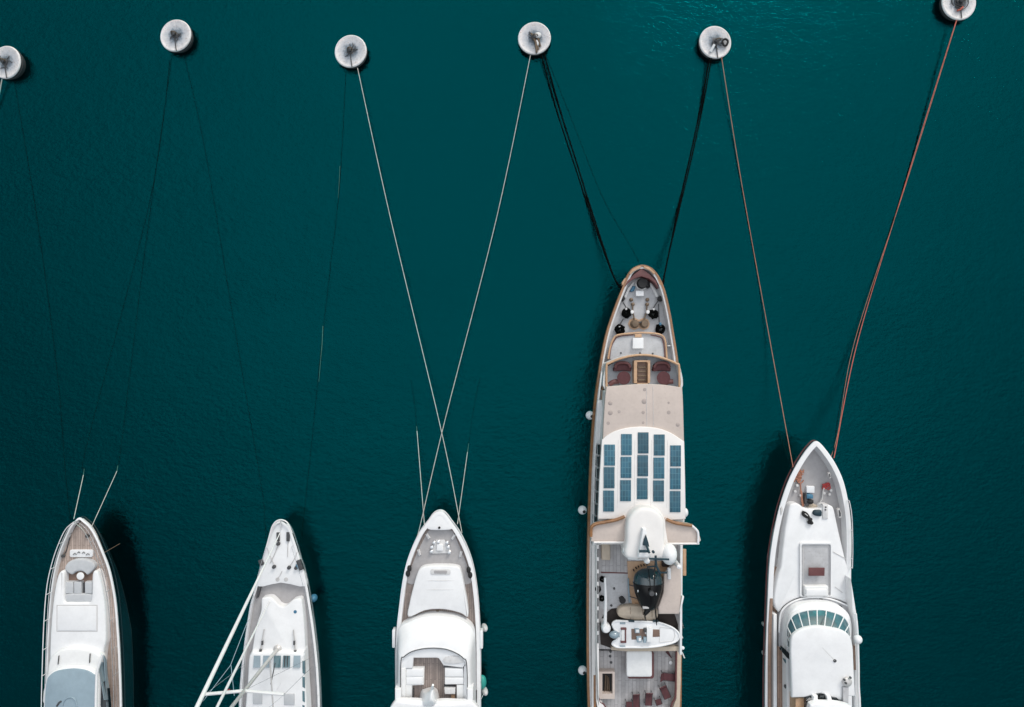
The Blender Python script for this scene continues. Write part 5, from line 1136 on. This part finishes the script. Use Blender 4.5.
R1('mooring_rope', 'weed_and_reflection', [(862, 320, .0), (842, 395, .8), (832.5, 458, 3.9)], .05, 'thin dark strand beside the red rope near the rightmost yacht')
R1('mooring_rope', 'ropewhite', [(2.0, 79, .5), (-1, 95, .3), (-8, 130, .0)], .08, 'pale rope leaving the leftmost buoy at the frame edge')

# ================================================================ light, sky, camera
SUN_EL, SUN_AZ = R(27), R(24)      # azimuth from +Y towards +X
w = bpy.data.worlds.new('World'); S.world = w; w.use_nodes = True
nt = w.node_tree; bg = nt.nodes['Background']
sky = nt.nodes.new('ShaderNodeTexSky'); sky.sky_type = 'NISHITA'; sky.sun_disc = False
sky.sun_elevation = SUN_EL; sky.sun_rotation = SUN_AZ; sky.dust_density = 4; sky.air_density = 1.3
# overcast layer: pale cloud over the clear sky, with one bright patch high in the cloud
tc = nt.nodes.new('ShaderNodeTexCoord')
dt = nt.nodes.new('ShaderNodeVectorMath'); dt.operation = 'DOT_PRODUCT'
dt.inputs[1].default_value = Vector((.08, .30, .95)).normalized()
nt.links.new(tc.outputs['Generated'], dt.inputs[0])
mr = nt.nodes.new('ShaderNodeMapRange'); mr.interpolation_type = 'SMOOTHSTEP'; mr.inputs['From Min'].default_value = .56; mr.inputs['From Max'].default_value = 1.0
mr.inputs['To Min'].default_value = CLO; mr.inputs['To Max'].default_value = CHI
nt.links.new(dt.outputs['Value'], mr.inputs['Value'])
nz = nt.nodes.new('ShaderNodeTexNoise'); nz.inputs['Scale'].default_value = 2.2; nz.inputs['Detail'].default_value = 5
nt.links.new(tc.outputs['Generated'], nz.inputs['Vector'])
m2 = nt.nodes.new('ShaderNodeMapRange'); m2.inputs['From Min'].default_value = .3; m2.inputs['From Max'].default_value = .7; m2.inputs['To Min'].default_value = .8; m2.inputs['To Max'].default_value = 1.2
nt.links.new(nz.outputs['Fac'], m2.inputs['Value'])
mm = nt.nodes.new('ShaderNodeMath'); mm.operation = 'MULTIPLY'; nt.links.new(mr.outputs[0], mm.inputs[0]); nt.links.new(m2.outputs[0], mm.inputs[1])
vs = nt.nodes.new('ShaderNodeVectorMath'); vs.operation = 'SCALE'; vs.inputs[0].default_value = (1.0, 1.03, 1.06); nt.links.new(mm.outputs[0], vs.inputs['Scale'])
mix = nt.nodes.new('ShaderNodeMix'); mix.data_type = 'RGBA'; mix.inputs['Factor'].default_value = .75
nt.links.new(sky.outputs[0], mix.inputs['A']); nt.links.new(vs.outputs[0], mix.inputs['B'])
nt.links.new(mix.outputs['Result'], bg.inputs['Color']); bg.inputs['Strength'].default_value = .12
sl = bpy.data.lights.new('sun', 'SUN'); sl.energy = SUNE; sl.angle = R(18); sl.color = (1, .965, .92)
so = bpy.data.objects.new('sun', sl); COL.objects.link(so)
d = Vector((math.sin(SUN_AZ) * math.cos(SUN_EL), math.cos(SUN_AZ) * math.cos(SUN_EL), math.sin(SUN_EL)))
so.rotation_euler = d.to_track_quat('Z', 'Y').to_euler(); so.location = d * 60
cam = bpy.data.cameras.new('camera'); cam.sensor_width = 36; cam.lens = 36 * F / 1024; cam.clip_end = 3000
co = bpy.data.objects.new('camera', cam); COL.objects.link(co); co.location = (0, 0, H); S.camera = co
S.view_settings.view_transform = 'Standard'; S.view_settings.look = 'None'; S.view_settings.exposure = EXPO; S.view_settings.gamma = 1
S.cycles.max_bounces = 6
